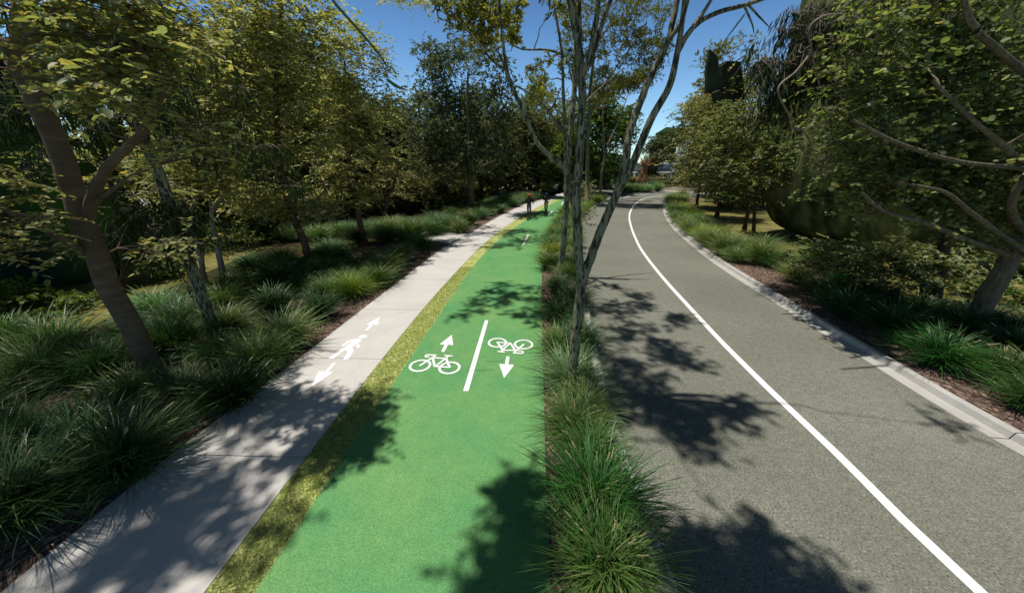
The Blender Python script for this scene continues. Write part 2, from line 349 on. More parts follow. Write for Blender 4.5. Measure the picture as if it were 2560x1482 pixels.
# kerbs: section swept along an edge, cut into lengths
def kerb(name, f, side, Y0, Y1, label, gutter=.26, seg=2.4):
    root = None; Y = Y0; V = []; F = []
    prof = [(0, .012), (gutter, .004), (gutter + .03, .11), (gutter + .05, .125), (gutter + .15, .125), (gutter + .17, -.05), (0, -.05)]
    if not gutter: prof = [(0, -.05), (0, .09), (.02, .105), (.14, .105), (.16, .09), (.16, -.05)]
    while Y < Y1:
        e = min(Y + seg * (1 + .1 * random.random()), Y1); n = max(2, int((e - Y) / .5)); b = len(V); k = len(prof)
        for i in range(n + 1):
            y = Y + .008 + (e - Y - .016) * i / n; x = float(f(y)); dx = float(f(y + .3) - f(y - .3)) / .6; L = math.hypot(1, dx); nx, ny = side / L, -side * dx / L
            for (o, z) in prof: V.append((x + nx * o, y + ny * o, z))
        for i in range(n):
            for j in range(k): q = b + i * k; F.append((q + j, q + (j + 1) % k, q + k + (j + 1) % k, q + k + j))
        F.append(tuple(range(b, b + k))[::-1]); F.append(tuple(range(b + n * k, b + n * k + k))); Y = e
    bm = bmesh.new(); vs = [bm.verts.new(v) for v in V]
    for q in F: bm.faces.new([vs[i] for i in q])
    bmesh.ops.recalc_face_normals(bm, faces=bm.faces); me = bpy.data.meshes.new(name); bm.to_mesh(me); bm.free()
    o = link(name, me, M['kerb']); return tag(o, label, 'kerb', kind='structure')
kerb('kerb', E_rr, 1, 1.5, 46, 'pale concrete kerb and gutter along the right side of the road')
kerb('kerb', E_rl, -1, .2, 44, 'narrow concrete kerb along the planted median', gutter=0)
# ---------------------------------------------------------------- painted markings
bike = [o for o in scene.objects if o.name == 'bikeway'][0]; roadO = [o for o in scene.objects if o.name == 'road'][0]
def line_along(name, f, Y0, Y1, w, z, parent, step=.5):
    Ys = np.arange(Y0, Y1, step); V = []; F = []
    for i, y in enumerate(Ys):
        x = float(f(y)); dx = float(f(y + .2) - f(y - .2)) / .4; L = math.hypot(1, dx); V += [(x - w / 2 / L, y + w / 2 * dx / L, z), (x + w / 2 / L, y - w / 2 * dx / L, z)]
        if i: F.append((2 * i - 2, 2 * i - 1, 2 * i + 1, 2 * i))
    return link(name, pymesh(name, V, F), M['white'], parent)
line_along('centre_line', E_cl, 1.2, 50, .135, .005, roadO)
def zpoly(mb, zp, z, conv):
    P = [G(*conv(p)) for p in zp]; mb.add([(p[0], p[1], z) for p in P], [tuple(range(len(P)))])
def stroke(mb, zp, w, z, conv, closed=False):
    P = [G(*conv(p))[:2] for p in zp]; n = len(P); L = []; R = []
    for i in range(n):
        a = P[i - 1] if (i or closed) else P[i]; b = P[(i + 1) % n] if (i < n - 1 or closed) else P[i]
        t = b - a; t = t / (np.linalg.norm(t) + 1e-9); m = np.array([-t[1], t[0]]) * w / 2; L.append(P[i] + m); R.append(P[i] - m)
    V = [(*p, z) for p in L] + [(*p, z) for p in R]
    mb.add(V, [(n + i, n + (i + 1) % n, (i + 1) % n, i) for i in range(n if closed else n - 1)])
def cap(mb, p, w, z, conv):
    c = G(*conv(p)); mb.add([(c[0] + w / 2 * math.cos(a), c[1] + w / 2 * math.sin(a), z) for a in np.linspace(0, 2 * math.pi, 13)[:-1]], [tuple(range(12))])
ca = lambda p: (960 + p[0] / 6.3, 780 + p[1] / 6.3)
cb = lambda p: (740 + p[0] / 6.631, 770 + p[1] / 6.631)
cc = lambda p: p
def circ(c, r, conv, n=36):
    g0 = G(*conv(c)); return [(g0[0] + r * math.cos(a), g0[1] + r * math.sin(a)) for a in np.linspace(0, 2 * math.pi, n + 1)[:-1]]
def ringmb(mb, c, r, w, z, conv):
    A = circ(c, r + w / 2, conv); B = circ(c, r - w / 2, conv); n = len(A)
    mb.add([(*p, z) for p in A] + [(*p, z) for p in B], [(i, (i + 1) % n, n + (i + 1) % n, n + i) for i in range(n)])
def bicycle(name, wheels, strokes, z=.0165, w=.05):
    mb = MB(); k = 0
    for c in wheels: ringmb(mb, c, .205, .052, z + k * .0004, ca); k += 1
    for s in strokes:
        stroke(mb, s, w, z + k * .0004, ca); k += 1
        cap(mb, s[0], w, z + k * .0004, ca); k += 1; cap(mb, s[-1], w, z + k * .0004, ca); k += 1
    return link(name, mb.mesh(name), M['white'], bike)
bicycle('bicycle_symbol', [(570, 849), (1032, 884)], [[(570, 848), (775, 718), (800, 700), (815, 687)], [(815, 687), (690, 681), (660, 690), (655, 706), (672, 716), (705, 716)],
    [(770, 728), (965, 742)], [(768, 735), (800, 862)], [(800, 866), (1035, 882)], [(1035, 882), (978, 742)], [(820, 860), (972, 745), (1015, 708)], [(962, 698), (1065, 706)]])
bicycle('bicycle_symbol', [(1787, 488), (2198, 516)], [[(2200, 516), (2078, 622), (2045, 653)], [(2045, 653), (2165, 660), (2190, 648), (2188, 632), (2165, 622), (2130, 622)],
    [(2070, 613), (1872, 609)], [(2065, 610), (1992, 504)], [(1988, 500), (1787, 486)], [(1787, 488), (1860, 598)], [(1983, 510), (1876, 598), (1850, 632)], [(1800, 635), (1890, 643)]])
def marking(name, zp, conv, z=.0165, parent=None):
    mb = MB(); zpoly(mb, zp, z, conv); return link(name, mb.mesh(name), M['white'], parent or bike)
marking('arrow', [(1069, 365), (1090, 528), (1008, 523), (950, 636), (900, 632), (955, 520), (876, 516)], ca)
marking('arrow', [(1927, 706), (1979, 708), (1960, 831), (2052, 838), (1892, 1048), (1813, 825), (1903, 830)], ca)
marking('dividing_line', [(1590, 134), (1644, 140), (1332, 1253), (1246, 1251)], ca)
for q in ([(1304.7, 614.5), (1310, 614.5), (1322.5, 587.4), (1318.4, 587.4)], [(1369.2, 538.7), (1373.6, 538.7), (1382.7, 528), (1378.8, 528)], [(1401.6, 511.9), (1404.6, 511.9), (1412, 504), (1409, 504)]):
    marking('dividing_line', q, cc)
Z2 = .021
marking('arrow', [(1389, 156), (1363, 292), (1276, 290), (1196, 383), (1143, 383), (1225, 287), (1159, 284)], cb, Z2, fpo)
marking('arrow', [(612, 921), (670, 923), (545, 1068), (630, 1075), (260, 1320), (373, 1060), (484, 1064)], cb, Z2, fpo)
pm = MB()
zpoly(pm, [(1111 + 71 * math.cos(a) , 485 + 29 * math.sin(a) - 10 * math.cos(a)) for a in np.linspace(0, 2 * math.pi, 25)[:-1]], Z2, cb)
zpoly(pm, [(1000, 517), (1045, 515), (1075, 525), (1088, 540), (1070, 575), (935, 665), (958, 722), (950, 745), (880, 850), (850, 865), (805, 868), (787, 852), (862, 738), (812, 700), (797, 665), (925, 572), (905, 567), (810, 636), (775, 645), (750, 633), (870, 548), (925, 532)], Z2, cb)
zpoly(pm, [(790, 668), (820, 705), (640, 843), (600, 853), (565, 850), (550, 832)], Z2, cb)
zpoly(pm, [(980, 628), (1030, 596), (1075, 650), (1063, 670), (1040, 676), (1015, 672)], Z2, cb)
link('pedestrian_symbol', pm.mesh('pedestrian_symbol'), M['white'], fpo)
c3 = lambda p: (1480 + p[0] / 8.4, 360 + p[1] / 8.4)
mk = MB()
for s, w in (([(600, 1058), (760, 1068), (800, 1092)], .25), ([(668, 1130), (800, 1092), (900, 1070), (1100, 1052), (1330, 1034)], .25), ([(565, 1155), (592, 1156)], .2), ([(1680, 905), (1850, 908), (2060, 925)], .35), ([(400, 895), (470, 898)], .3)):
    stroke(mk, s, w, .006, c3)
link('edge_line', mk.mesh('edge_line'), M['white'], roadO)
gpoly('crossing', [c3(p) for p in ((1430, 965), (1760, 985), (1880, 1012), (1860, 1028), (1640, 1000))], .008, plain('crossing_paving', (.5, .36, .28)))

# ---------------------------------------------------------------- foliage
TPL = {
 'leaf': (np.array([(0, 0, 0), (.28, .5, .07), (.68, .42, .06), (1, 0, -.04), (.68, -.42, .06), (.28, -.5, .07)]), np.array([(0, 1, 2, 3), (0, 3, 4, 5)])),
 'round': (np.array([(0, 0, 0), (.12, .34, .03), (.45, .5, .05), (.82, .36, .03), (1, 0, 0), (.82, -.36, .03), (.45, -.5, .05), (.12, -.34, .03)]), np.array([(0, 1, 2, 3, 4), (0, 4, 5, 6, 7)])),
 'quad': (np.array([(0, 0, 0), (.5, .5, .06), (1, 0, 0), (.5, -.5, .06)]), np.array([(0, 1, 2, 3)])),
}
def unit(a): return a / (np.linalg.norm(a, axis=-1, keepdims=True) + 1e-9)
def leaf_mesh(name, P, D, Nn, L, W, colr, kind, droop=0.0):
    T, F = TPL[kind]; n = len(P); D = unit(D); B = unit(np.cross(Nn, D)); N2 = np.cross(D, B)
    a, b, c = T[:, 0][None, :, None], T[:, 1][None, :, None], T[:, 2][None, :, None]
    V = P[:, None, :] + D[:, None, :] * (L[:, None, None] * a) + B[:, None, :] * (W[:, None, None] * b) + N2[:, None, :] * (L[:, None, None] * c)
    V[:, :, 2] -= (L[:, None] * droop * T[:, 0][None, :] ** 2)
    k = len(T); FF = (F[None] + (np.arange(n) * k)[:, None, None]).reshape(-1, F.shape[1])
    return mesh_uniform(name, V.reshape(-1, 3), FF, np.repeat(colr, k, axis=0))
STY = {
 'broad': dict(kind='leaf', L=.105, W=.052, tw=5, tl=.42, m=9, flat=.25, nn=.35, droop=.15, cr=.22, cols=[(.30, .31, .13), (.19, .215, .09), (.42, .39, .17), (.25, .29, .16)]),
 'round': dict(kind='round', L=.085, W=.075, tw=5, tl=.4, m=8, flat=.5, nn=.7, droop=.1, cr=.25, cols=[(.17, .22, .08), (.10, .145, .055), (.31, .34, .13), (.075, .10, .05)]),
 'oval': dict(kind='leaf', L=.12, W=.07, tw=6, tl=.5, m=9, flat=.25, nn=.35, droop=.12, cr=.35, cols=[(.36, .36, .16), (.24, .26, .11), (.52, .49, .29), (.17, .19, .08)]),
 'ovalg': dict(kind='leaf', L=.12, W=.07, tw=6, tl=.5, m=9, flat=.3, nn=.4, droop=.15, cr=.35, cols=[(.15, .19, .065), (.10, .13, .045), (.30, .31, .17), (.07, .09, .035)]),
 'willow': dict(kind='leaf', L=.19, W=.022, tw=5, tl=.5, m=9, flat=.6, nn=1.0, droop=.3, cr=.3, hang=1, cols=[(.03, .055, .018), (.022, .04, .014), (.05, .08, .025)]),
 'tuft': dict(kind='leaf', L=.13, W=.034, tw=8, tl=.2, m=12, flat=.8, nn=1.0, droop=.1, cr=.22, tuft=1, cols=[(.22, .23, .045), (.16, .17, .035), (.29, .285, .065), (.10, .115, .03)]),
 'gum': dict(kind='quad', L=.2, W=.15, tw=5, tl=.7, m=8, flat=.9, nn=1.0, droop=.2, cr=.6, cols=[(.105, .13, .07), (.07, .09, .05), (.14, .165, .095), (.05, .06, .035)]),
 'back': dict(kind='quad', L=.24, W=.15, tw=6, tl=.6, m=9, flat=.7, nn=.8, droop=.15, cr=.6, cols=[(.11, .12, .045), (.07, .085, .03), (.17, .17, .07), (.045, .055, .02)]),
 'lime': dict(kind='quad', L=.32, W=.2, tw=6, tl=.9, m=9, flat=.6, nn=.6, droop=.1, cr=.8, cols=[(.1, .16, .03), (.07, .12, .025), (.14, .19, .04), (.045, .07, .018)]),
 'pale': dict(kind='quad', L=.15, W=.08, tw=6, tl=.5, m=9, flat=.4, nn=.5, droop=.1, cr=.5, cols=[(.15, .16, .06), (.11, .125, .045), (.44, .40, .24), (.07, .085, .035)]),
}
def foliage(name, C, style, rng, twigs=None, scale=1.0):
    s = dict(STY[style]); n = len(C); tw, m = s['tw'], s['m']
    C = np.repeat(C, tw, axis=0); C0 = C + rng.normal(0, s['cr'] * .55 * scale, C.shape) * np.array([1, 1, .6])
    cb_ = np.repeat(rng.random(n), tw)
    D = rng.normal(0, 1, C.shape); D[:, 2] = D[:, 2] * s['flat'] + (.5 if s.get('tuft') else .0) - (.7 if s.get('hang') else 0); D = unit(D)
    tl = s['tl'] * scale * (.6 + .7 * rng.random(len(C)))
    t = (np.arange(m) + .6) / m
    P = C0[:, None, :] + D[:, None, :] * (tl[:, None] * t[None, :])[:, :, None]
    P[:, :, 2] -= (tl[:, None] * .25 * t[None, :] ** 2)
    sd = unit(np.cross(D, np.array([0, 0, 1.0]))); alt = np.where(np.arange(m) % 2 == 0, 1.0, -1.0)
    LD = D[:, None, :] * .75 + sd[:, None, :] * alt[None, :, None] + rng.normal(0, .28, (len(C), m, 3))
    if s.get('tuft'): LD = D[:, None, :] * 1.1 + rng.normal(0, .55, (len(C), m, 3)) + np.array([0, 0, .35])
    if s.get('hang'): LD = D[:, None, :] * .3 + rng.normal(0, .35, (len(C), m, 3)) + np.array([0, 0, -1.0])
    Nn = rng.normal(0, s['nn'], (len(C), m, 3)); Nn[:, :, 2] += 0.0 if s.get('hang') else 1.0
    k = len(C) * m; L = s['L'] * scale ** .5 * (.65 + .6 * rng.random(k)); W = L * s['W'] / s['L'] * (.8 + .4 * rng.random(k))
    cols = np.array(s['cols']); w = np.clip(np.repeat(cb_, m) * 3 + rng.normal(0, .8, k), 0, 2.99); ci = w.astype(int) % len(cols)
    last = rng.random(k) < .12; ci[last] = len(cols) - 1
    cl = cols[ci] * (.75 + .5 * rng.random((k, 1))); y = rng.random(k) < .04; cl[y] = cl[y] * np.array([1.7, 1.25, .8])
    if twigs is not None:
        for i in range(len(C0)):
            twigs.append((np.array([C[i], C0[i], C0[i] + D[i] * tl[i] * .5, C0[i] + D[i] * tl[i] - np.array([0, 0, tl[i] * .25])]), np.array([.007, .006, .0045, .002])))
    return leaf_mesh(name, P.reshape(-1, 3), LD.reshape(-1, 3), Nn.reshape(-1, 3), L, W, cl, s['kind'], s['droop'])
def grow(limbs, C, rng, rtip=.012, bend=.14):
    """limbs [(P,R)], C cluster centres -> tubes"""
    tubes = []; NP = []; NR = []
    for P, R in limbs:
        tubes.append((P, R, 10)); NP += list(P[1:]); NR += list(R[1:])
    NP = np.array(NP); NR = np.array(NR)
    if len(C) == 0: return tubes
    order = np.argsort([np.min(np.linalg.norm(NP - c, axis=1)) for c in C])
    for i in order:
        c = C[i]; dv = NP - c; d = np.linalg.norm(dv, axis=1); cost = d + .9 * np.maximum(0, dv[:, 2]) + (.35 * d * (NR < rtip * 1.2)); j = int(np.argmin(cost)); L = d[j]
        if L < .05: continue
        a = NP[j]; mid = a * .5 + c * .5 + rng.normal(0, bend * L, 3); mid[2] += .05 * L
        t = np.linspace(0, 1, max(4, min(9, int(L / .25) + 3)))[:, None]; P = a * (1 - t) ** 2 + mid * 2 * t * (1 - t) + c * t * t
        P[1:-1] += rng.normal(0, .02 * L ** .5, P[1:-1].shape)
        r0 = min(NR[j] * .75, rtip * (1 + 1.1 * L)); R = np.linspace(r0, rtip * .5, len(P)); tubes.append((P, R, 6 if r0 > .02 else 4))
        NP = np.vstack([NP, P[1:]]); NR = np.concatenate([NR, R[1:]])
    return tubes
def tubes_mesh(name, tubes, base):
    Vs = []; Fs = []; n = 0
    for q in tubes:
        P, R = q[0], q[1]; k = q[2] if len(q) > 2 else 3
        V, F = tube_np(P, R, k); Vs.append(V); Fs.append(F + n); n += len(V)
    return mesh_uniform(name, np.vstack(Vs) - base, np.vstack(Fs), smooth=True)
LIT = [[(715, 965), (1003, 690), (1110, 615), (1240, 622), (1360, 622), (1356, 695), (1110, 700), (1125, 810), (1365, 815), (1365, 1160), (1230, 1200), (1180, 1482), (640, 1482), (985, 1110), (975, 990), (800, 975)],
       [(1470, 640), (1500, 560), (1650, 540), (1760, 650), (2560, 1150), (2560, 1482), (2150, 1482), (1900, 1230), (1640, 1230), (1560, 1130), (1900, 1120), (1890, 980), (1780, 900), (1760, 780), (1560, 710), (1470, 700)],
       [(1180, 560), (1300, 500), (1400, 478), (1470, 478), (1400, 555), (1250, 560)], [(1660, 500), (1760, 520), (1960, 640), (2140, 740), (2450, 860), (2450, 960), (2250, 960), (1700, 600)],
       [(640, 850), (660, 760), (780, 740), (850, 660), (900, 600), (1090, 570), (1110, 620), (900, 780), (720, 890)], [(2230, 850), (2450, 850), (2470, 975), (2230, 960)]]
def inpoly(x, y, P):
    r = np.zeros(len(x), bool); j = len(P) - 1
    for i in range(len(P)):
        (xi, yi), (xj, yj) = P[i], P[j]; r ^= ((yi > y) != (yj > y)) & (x < (xj - xi) * (y - yi) / (yj - yi + 1e-9) + xi); j = i
    return r
def shades_lit(C, lit):
    bad = np.zeros(len(C), bool)
    for dx in (-.35, 0, .35):
        g0 = C - SUN_DIR * (C[:, 2:3] / SUN_DIR[2]) + np.array([dx, 0, 0]); px, py, z = proj(g0)
        for P in (LIT[i] for i in lit): bad |= inpoly(px, py, P) & (z > .3)
    return bad
def clear_sun(C, kmax, lit, drop=True):
    """where the photograph has sun on the ground, move the clusters that would shade it further back into the wood"""
    C = C.copy(); o = np.array([0, 0, CAMH]); k = np.ones(len(C))
    for it in range(40):
        b = shades_lit(C, lit) & (k < kmax)
        if not b.any(): break
        C[b] = o + (C[b] - o) * 1.03; k[b] *= 1.03
    b = shades_lit(C, lit)
    if not drop: C[b] = o + (C[b] - o) / k[b][:, None]; return C
    return C[~b]
def ell(c, r, n, rng, shell=.45):
    v = unit(rng.normal(0, 1, (n, 3))); rr = (shell + (1 - shell) * rng.random((n, 1))) ** .8
    return np.array(c) + v * rr * np.array(r)
def proj(P):
    d = np.asarray(P) - np.array([0, 0, CAMH]); z = d @ _f; return CX + FPX * d[..., 0] / z, CY - FPX * (d @ _u) / z, z
def shade(pts, rng, fac=1.7):
    """crown clusters that hang over the place where their shade falls: (px, py, height, spread, n)"""
    out = []
    for (px, py, h, s, n) in pts:
        n = max(1, int(round(n * fac)))
        g0 = G(px, py) + SUN_DIR * h / SUN_DIR[2]; out.append(g0 + rng.normal(0, 1, (n, 3)) * np.array([s, s, s * .5]))
    return np.vstack(out) if out else np.zeros((0, 3))
def tree(name, label, bark, style, limbs, crown, seed, cat='tree', extra=(), shades=(), group=None, near=False, scale=1.0, rtip=.012, leafmat='leaf', keep=0, sf=1.7, bark2=None, kmax=1.45, lit=(0, 1, 2, 3, 4), drop=True):
    rng = np.random.default_rng(seed); LB = []
    for L in limbs:
        pts, r0, r1 = L; P = [PT(*p) if len(p) == 3 else G(*p) for p in pts]; n = len(P)
        P2, R2 = smooth_poly(P, np.linspace(r0, r1, n), 5)
        if r0 > .06: P2[1:-1] += rng.normal(0, r0 * .05, P2[1:-1].shape)
        LB.append((P2, R2))
    P0, R0 = LB[0]; base = P0[0].copy(); base[2] = 0; R0[:2] *= 1.25
    if P0[0][2] < .3: P0[0][2] = -.05
    C = [ell(PT(*c[0]), c[1], c[2], rng) for c in crown]; C = np.vstack(C) if C else np.zeros((0, 3))
    if len(C): C = clear_sun(C, kmax, lit, drop)
    if len(shades): C = np.vstack([C, shade(shades, rng, sf)])
    C = C[C[:, 2] > .4]
    if keep:       # leave the visible limbs of this tree clear of leaf clusters in front of them
        px, py, zc = proj(C); ok = np.ones(len(C), bool)
        for P_, R_ in LB[:2]:
            qx, qy, qz = proj(P_)
            for a, b, c in zip(qx, qy, qz): ok &= ~((np.hypot(px - a, py - b) < keep) & (zc < c + .3) & (zc > .5))
        C = C[ok]
    tubes = grow(LB, C, rng, rtip); tw = [] if near else None
    cm = foliage('crown', C - base, style, rng, tw, scale)
    if tw: tubes += [(p + base, r, 3) for p, r in tw]
    root = empty(name, base, 0, label, cat, group)
    if bark2:
        k = len(LB[0][0]); link('trunk', tubes_mesh('trunk', tubes[:1], base), M[bark], root); link('limbs', tubes_mesh('limbs', tubes[1:], base), M[bark2], root)
    else: link('trunk', tubes_mesh('trunk', tubes, base), M[bark], root)
    link('crown', cm, M[leafmat], root)
    for st, cr in extra:
        E = np.vstack([ell(PT(*c[0]), c[1], c[2], rng) for c in cr]); link('foliage_clump', foliage('foliage_clump', E - base, st, rng, None, scale), M[leafmat], root)
    return root

def vert(px, py, Y, *ys):      # points straight above a base pixel
    return [(px + (1280 - px) * (y - py) / (2845 - py), y, Y) for y in ys]
# --- left, near brown tree
tree('brown_trunk_tree', 'near tree with thick bent brown trunk and yellow-green leaves at the left edge', 'bark_brown', 'broad',
  [([(391, 950), (340, 840, 5.4), (268, 700, 5.4), (212, 560, 5.4), (172, 440, 5.4), (130, 330, 5.4), (88, 240, 5.35), (50, 160, 5.3), (60, 60, 5.3), (62, -60, 5.3)], .165, .09),
   ([(215, 555, 5.4), (228, 510, 5.3), (245, 460, 5.2), (285, 400, 5.1), (345, 345, 5.0), (372, 300, 4.9), (400, 240, 4.8), (430, 170, 4.7)], .085, .03),
   ([(225, 640, 5.4), (160, 600, 5.1), (90, 560, 4.9), (0, 515, 4.7), (-80, 480, 4.6)], .075, .03),
   ([(50, 160, 5.3), (10, 110, 5.2), (-60, 80, 5.1)], .09, .05), ([(75, 100, 5.3), (110, 60, 5.2), (170, 0, 5.1), (260, -90, 4.9)], .07, .03),
   ([(95, 240, 5.35), (140, 215, 5.3), (155, 160, 5.2)], .03, .015), ([(230, 515, 5.3), (330, 440, 5.0), (440, 400, 4.8), (560, 390, 4.6)], .03, .012)],
  [((320, 60, 4.2), (.9, .4, .5), 30), ((230, 200, 4.5), (1.1, .5, .6), 26), ((350, 230, 4.1), (.6, .4, .5), 26), ((100, 60, 5.0), (1.3, .6, .6), 24), ((120, 480, 4.9), (1.3, .5, .5), 14), ((330, 380, 4.7), (.7, .4, .3), 12),
   ((60, 590, 4.7), (.9, .5, .3), 14), ((60, 250, 4.8), (.8, .5, .5), 8), ((400, 120, 4.0), (.4, .35, .4), 14), ((395, 330, 4.2), (.35, .3, .3), 10),
   ((560, 160, 9.2), (2.2, 1.0, 1.5), 100), ((620, 330, 9.4), (1.8, .9, 1.0), 60), ((500, 330, 8.8), (1.3, .8, .9), 36), ((500, 50, 8.6), (1.6, .9, .9), 50), ((640, 60, 9.6), (1.4, 1.0, 1.0), 40), ((470, 450, 8.4), (1.0, .6, .4), 16), ((360, 620, 5.6), (.8, .5, .3), 6)], 11, scale=1.1, near=True, keep=75, sf=.8,
  shades=[(60, 900, 6.8, .6, 14), (180, 930, 6.8, .5, 12), (300, 900, 6.8, .4, 8), (150, 1250, 7, .8, 22), (60, 1050, 7, .8, 18), (220, 960, 6.6, .7, 14), (400, 1330, 7.3, .3, 10), (330, 1440, 7.3, .3, 10), (600, 1060, 7.5, .35, 10), (520, 1160, 7.5, .4, 10), (430, 1250, 7.5, .4, 9), (330, 1350, 7.5, .4, 9), (230, 1440, 7.5, .4, 9), (560, 1290, 7.2, .3, 7), (450, 1400, 7.2, .35, 8), (690, 1040, 7.5, .22, 5),
          (840, 1020, 7.3, .18, 4), (900, 1040, 7.3, .13, 2), (800, 1130, 7.3, .2, 4), (890, 1130, 7.3, .12, 2), (350, 1460, 7.2, .4, 10), (700, 1200, 7.2, .15, 3), (250, 1200, 7, .7, 16), (100, 1100, 7, .8, 14), (300, 1050, 6.6, .7, 14), (500, 960, 6.6, .5, 10), (650, 880, 6.6, .25, 4)])
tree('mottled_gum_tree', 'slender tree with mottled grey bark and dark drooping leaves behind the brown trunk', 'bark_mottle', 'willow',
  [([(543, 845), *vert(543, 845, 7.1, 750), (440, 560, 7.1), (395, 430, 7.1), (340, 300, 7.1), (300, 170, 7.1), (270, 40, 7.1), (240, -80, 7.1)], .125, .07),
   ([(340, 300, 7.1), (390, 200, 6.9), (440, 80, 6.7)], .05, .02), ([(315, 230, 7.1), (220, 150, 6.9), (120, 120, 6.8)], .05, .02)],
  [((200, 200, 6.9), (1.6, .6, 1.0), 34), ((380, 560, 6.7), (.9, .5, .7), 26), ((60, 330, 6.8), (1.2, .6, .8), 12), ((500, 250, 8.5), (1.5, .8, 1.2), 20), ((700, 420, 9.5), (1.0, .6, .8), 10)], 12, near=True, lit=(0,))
tree('pale_limbed_tree', 'thin dark-stemmed tree with pale sunlit limbs behind the brown trunk', 'bark_dark', 'broad',
  [([(308, 725), (310, 660, 10), (302, 615, 10), (292, 560, 10), (280, 480, 10), (262, 390, 10)], .09, .05), ([(262, 390, 10), (252, 340, 10), (215, 290, 9.8), (180, 240, 9.6)], .06, .03),
   ([(302, 615, 10), (260, 590, 9.8), (225, 585, 9.6)], .05, .02), ([(306, 640, 10), (330, 610, 9.9), (350, 590, 9.8)], .04, .02), ([(240, 500, 9.7), (180, 445, 9.5), (100, 400, 9.3)], .03, .015)],
  [((260, 430, 10), (2.2, .8, 1.2), 36), ((420, 470, 10), (1.6, .8, 1), 20)], 13, scale=1.1, lit=(0,))
tree('twin_stem_tree', 'small tree with two pale brown stems and candelabra branches over the grasses', 'bark_pale', 'broad',
  [([(512, 705), (500, 640, 11.2), (484, 585, 11.2), (478, 530, 11.2), (455, 490, 11), (430, 440, 10.9)], .09, .04), ([(562, 712), (548, 640, 11.3), (538, 590, 11.3), (530, 530, 11.3), (560, 490, 11.2), (575, 450, 11.1)], .10, .04),
   ([(478, 530, 11.2), (490, 470, 11.1), (480, 400, 11), (478, 330, 11)], .06, .03), ([(530, 530, 11.3), (520, 480, 11.3), (505, 420, 11.2)], .05, .02)],
  [((480, 390, 11.2), (2.0, 1.2, 1.4), 70), ((600, 470, 11.5), (1.2, 1.0, .9), 26), ((590, 600, 11.6), (1.0, .7, .4), 12)], 14, scale=1.15, lit=(0,))
tree('bushy_roadside_tree', 'tall bushy tree with a reddish brown trunk and tiered yellow-green leaves left of the footpath', 'bark_red', 'oval',
  [([(777, 668), (758, 600, 13.4), (733, 540, 13.4), (712, 470, 13.4), (700, 415, 13.4), (694, 330, 13.4), (690, 200, 13.4), (700, 80, 13.4), (705, -50, 13.4)], .15, .06), ([(733, 545, 13.4), (790, 500, 13.2), (830, 450, 13)], .045, .02)],
  [((680, 330, 13.4), (2.4, 1.6, 1.4), 90), ((690, 170, 13.4), (2.2, 1.6, 1.6), 110), ((700, 40, 13.4), (2.0, 1.5, 1.5), 95), ((720, 520, 13.2), (2.0, 1.2, .7), 46), ((640, 480, 13.6), (1.8, 1.2, .8), 30)], 15, scale=1.25, lit=(0,))
tree('layered_path_tree', 'tree with a curved brown trunk and pale tiered leaves beside the bright grasses', 'bark_red', 'oval',
  [([(912, 612), (900, 560, 17.5), (890, 500, 17.5), (876, 440, 17.5), (865, 340, 17.5), (858, 260, 17.5), (862, 160, 17.5)], .16, .05)],
  [((885, 400, 17.5), (2.3, 1.6, 1.2), 50), ((900, 280, 17.5), (2.3, 1.6, 1.6), 90), ((880, 160, 17.5), (1.8, 1.5, 1.6), 80), ((860, 490, 17.3), (1.9, 1.2, .6), 34), ((860, 90, 17.8), (1.0, 1.0, .8), 14)], 16, scale=1.35, lit=(0,),
  shades=[(1250, 585, 12.2, .45, 7), (1300, 578, 12.4, .4, 6), (1350, 596, 12.2, .3, 4), (1300, 605, 12, .3, 4), (1190, 585, 12.2, .5, 5), (1150, 600, 12, .5, 5), (1250, 612, 12, .35, 4), (1220, 570, 12.6, .4, 4)])
tree('red_stem_shrub', 'reddish many-stemmed shrub with bare twigs standing behind the left grasses', 'bark_red', 'oval',
  [([(962, 545), (955, 500, 26), (940, 460, 26), (930, 400, 26)], .12, .03), ([(962, 543, 26), (972, 490, 26), (990, 440, 26), (1000, 390, 26)], .12, .03), ([(962, 543, 26), (940, 500, 26), (915, 450, 26), (905, 400, 26)], .1, .03), ([(962, 541, 26), (965, 470, 26), (962, 380, 26)], .1, .03)],
  [((960, 470, 26), (2.4, 1.5, 1.0), 34), ((960, 390, 26), (2.0, 1.5, 1.2), 14)], 17, scale=1.2, rtip=.03)
tree('grey_gum_tree', 'broad grey-green tree with a straight pale trunk beside the footpath', 'bark_rough', 'gum',
  [([(1180, 533), (1177, 490, 30.5), (1175, 445, 30.5), (1172, 400, 30.5), (1168, 300, 30.5), (1170, 180, 30.5)], .27, .08), ([(1177, 470, 30.5), (1120, 450, 30), (1080, 425, 29.5)], .12, .05), ([(1175, 445, 30.5), (1200, 420, 30), (1240, 400, 29.6)], .12, .04),
   ([(1175, 450, 30.5), (1150, 410, 30.5), (1130, 340, 30.5)], .13, .05), ([(1174, 430, 30.5), (1190, 360, 30.5), (1220, 280, 30.5)], .12, .04)],
  [((1160, 190, 30.5), (4.0, 3.2, 3.2), 200), ((1140, 310, 30), (4.6, 3.4, 2.6), 200), ((1230, 300, 30.5), (3.2, 3, 3.0), 90), ((1150, 400, 30), (4.6, 3.0, 1.6), 90), ((1120, 130, 30.5), (2, 2, 1.2), 26), ((1250, 400, 30), (2.5, 2.0, 1.4), 40)], 18, scale=1.15, lit=(2,), drop=False, leafmat='leaf_far')
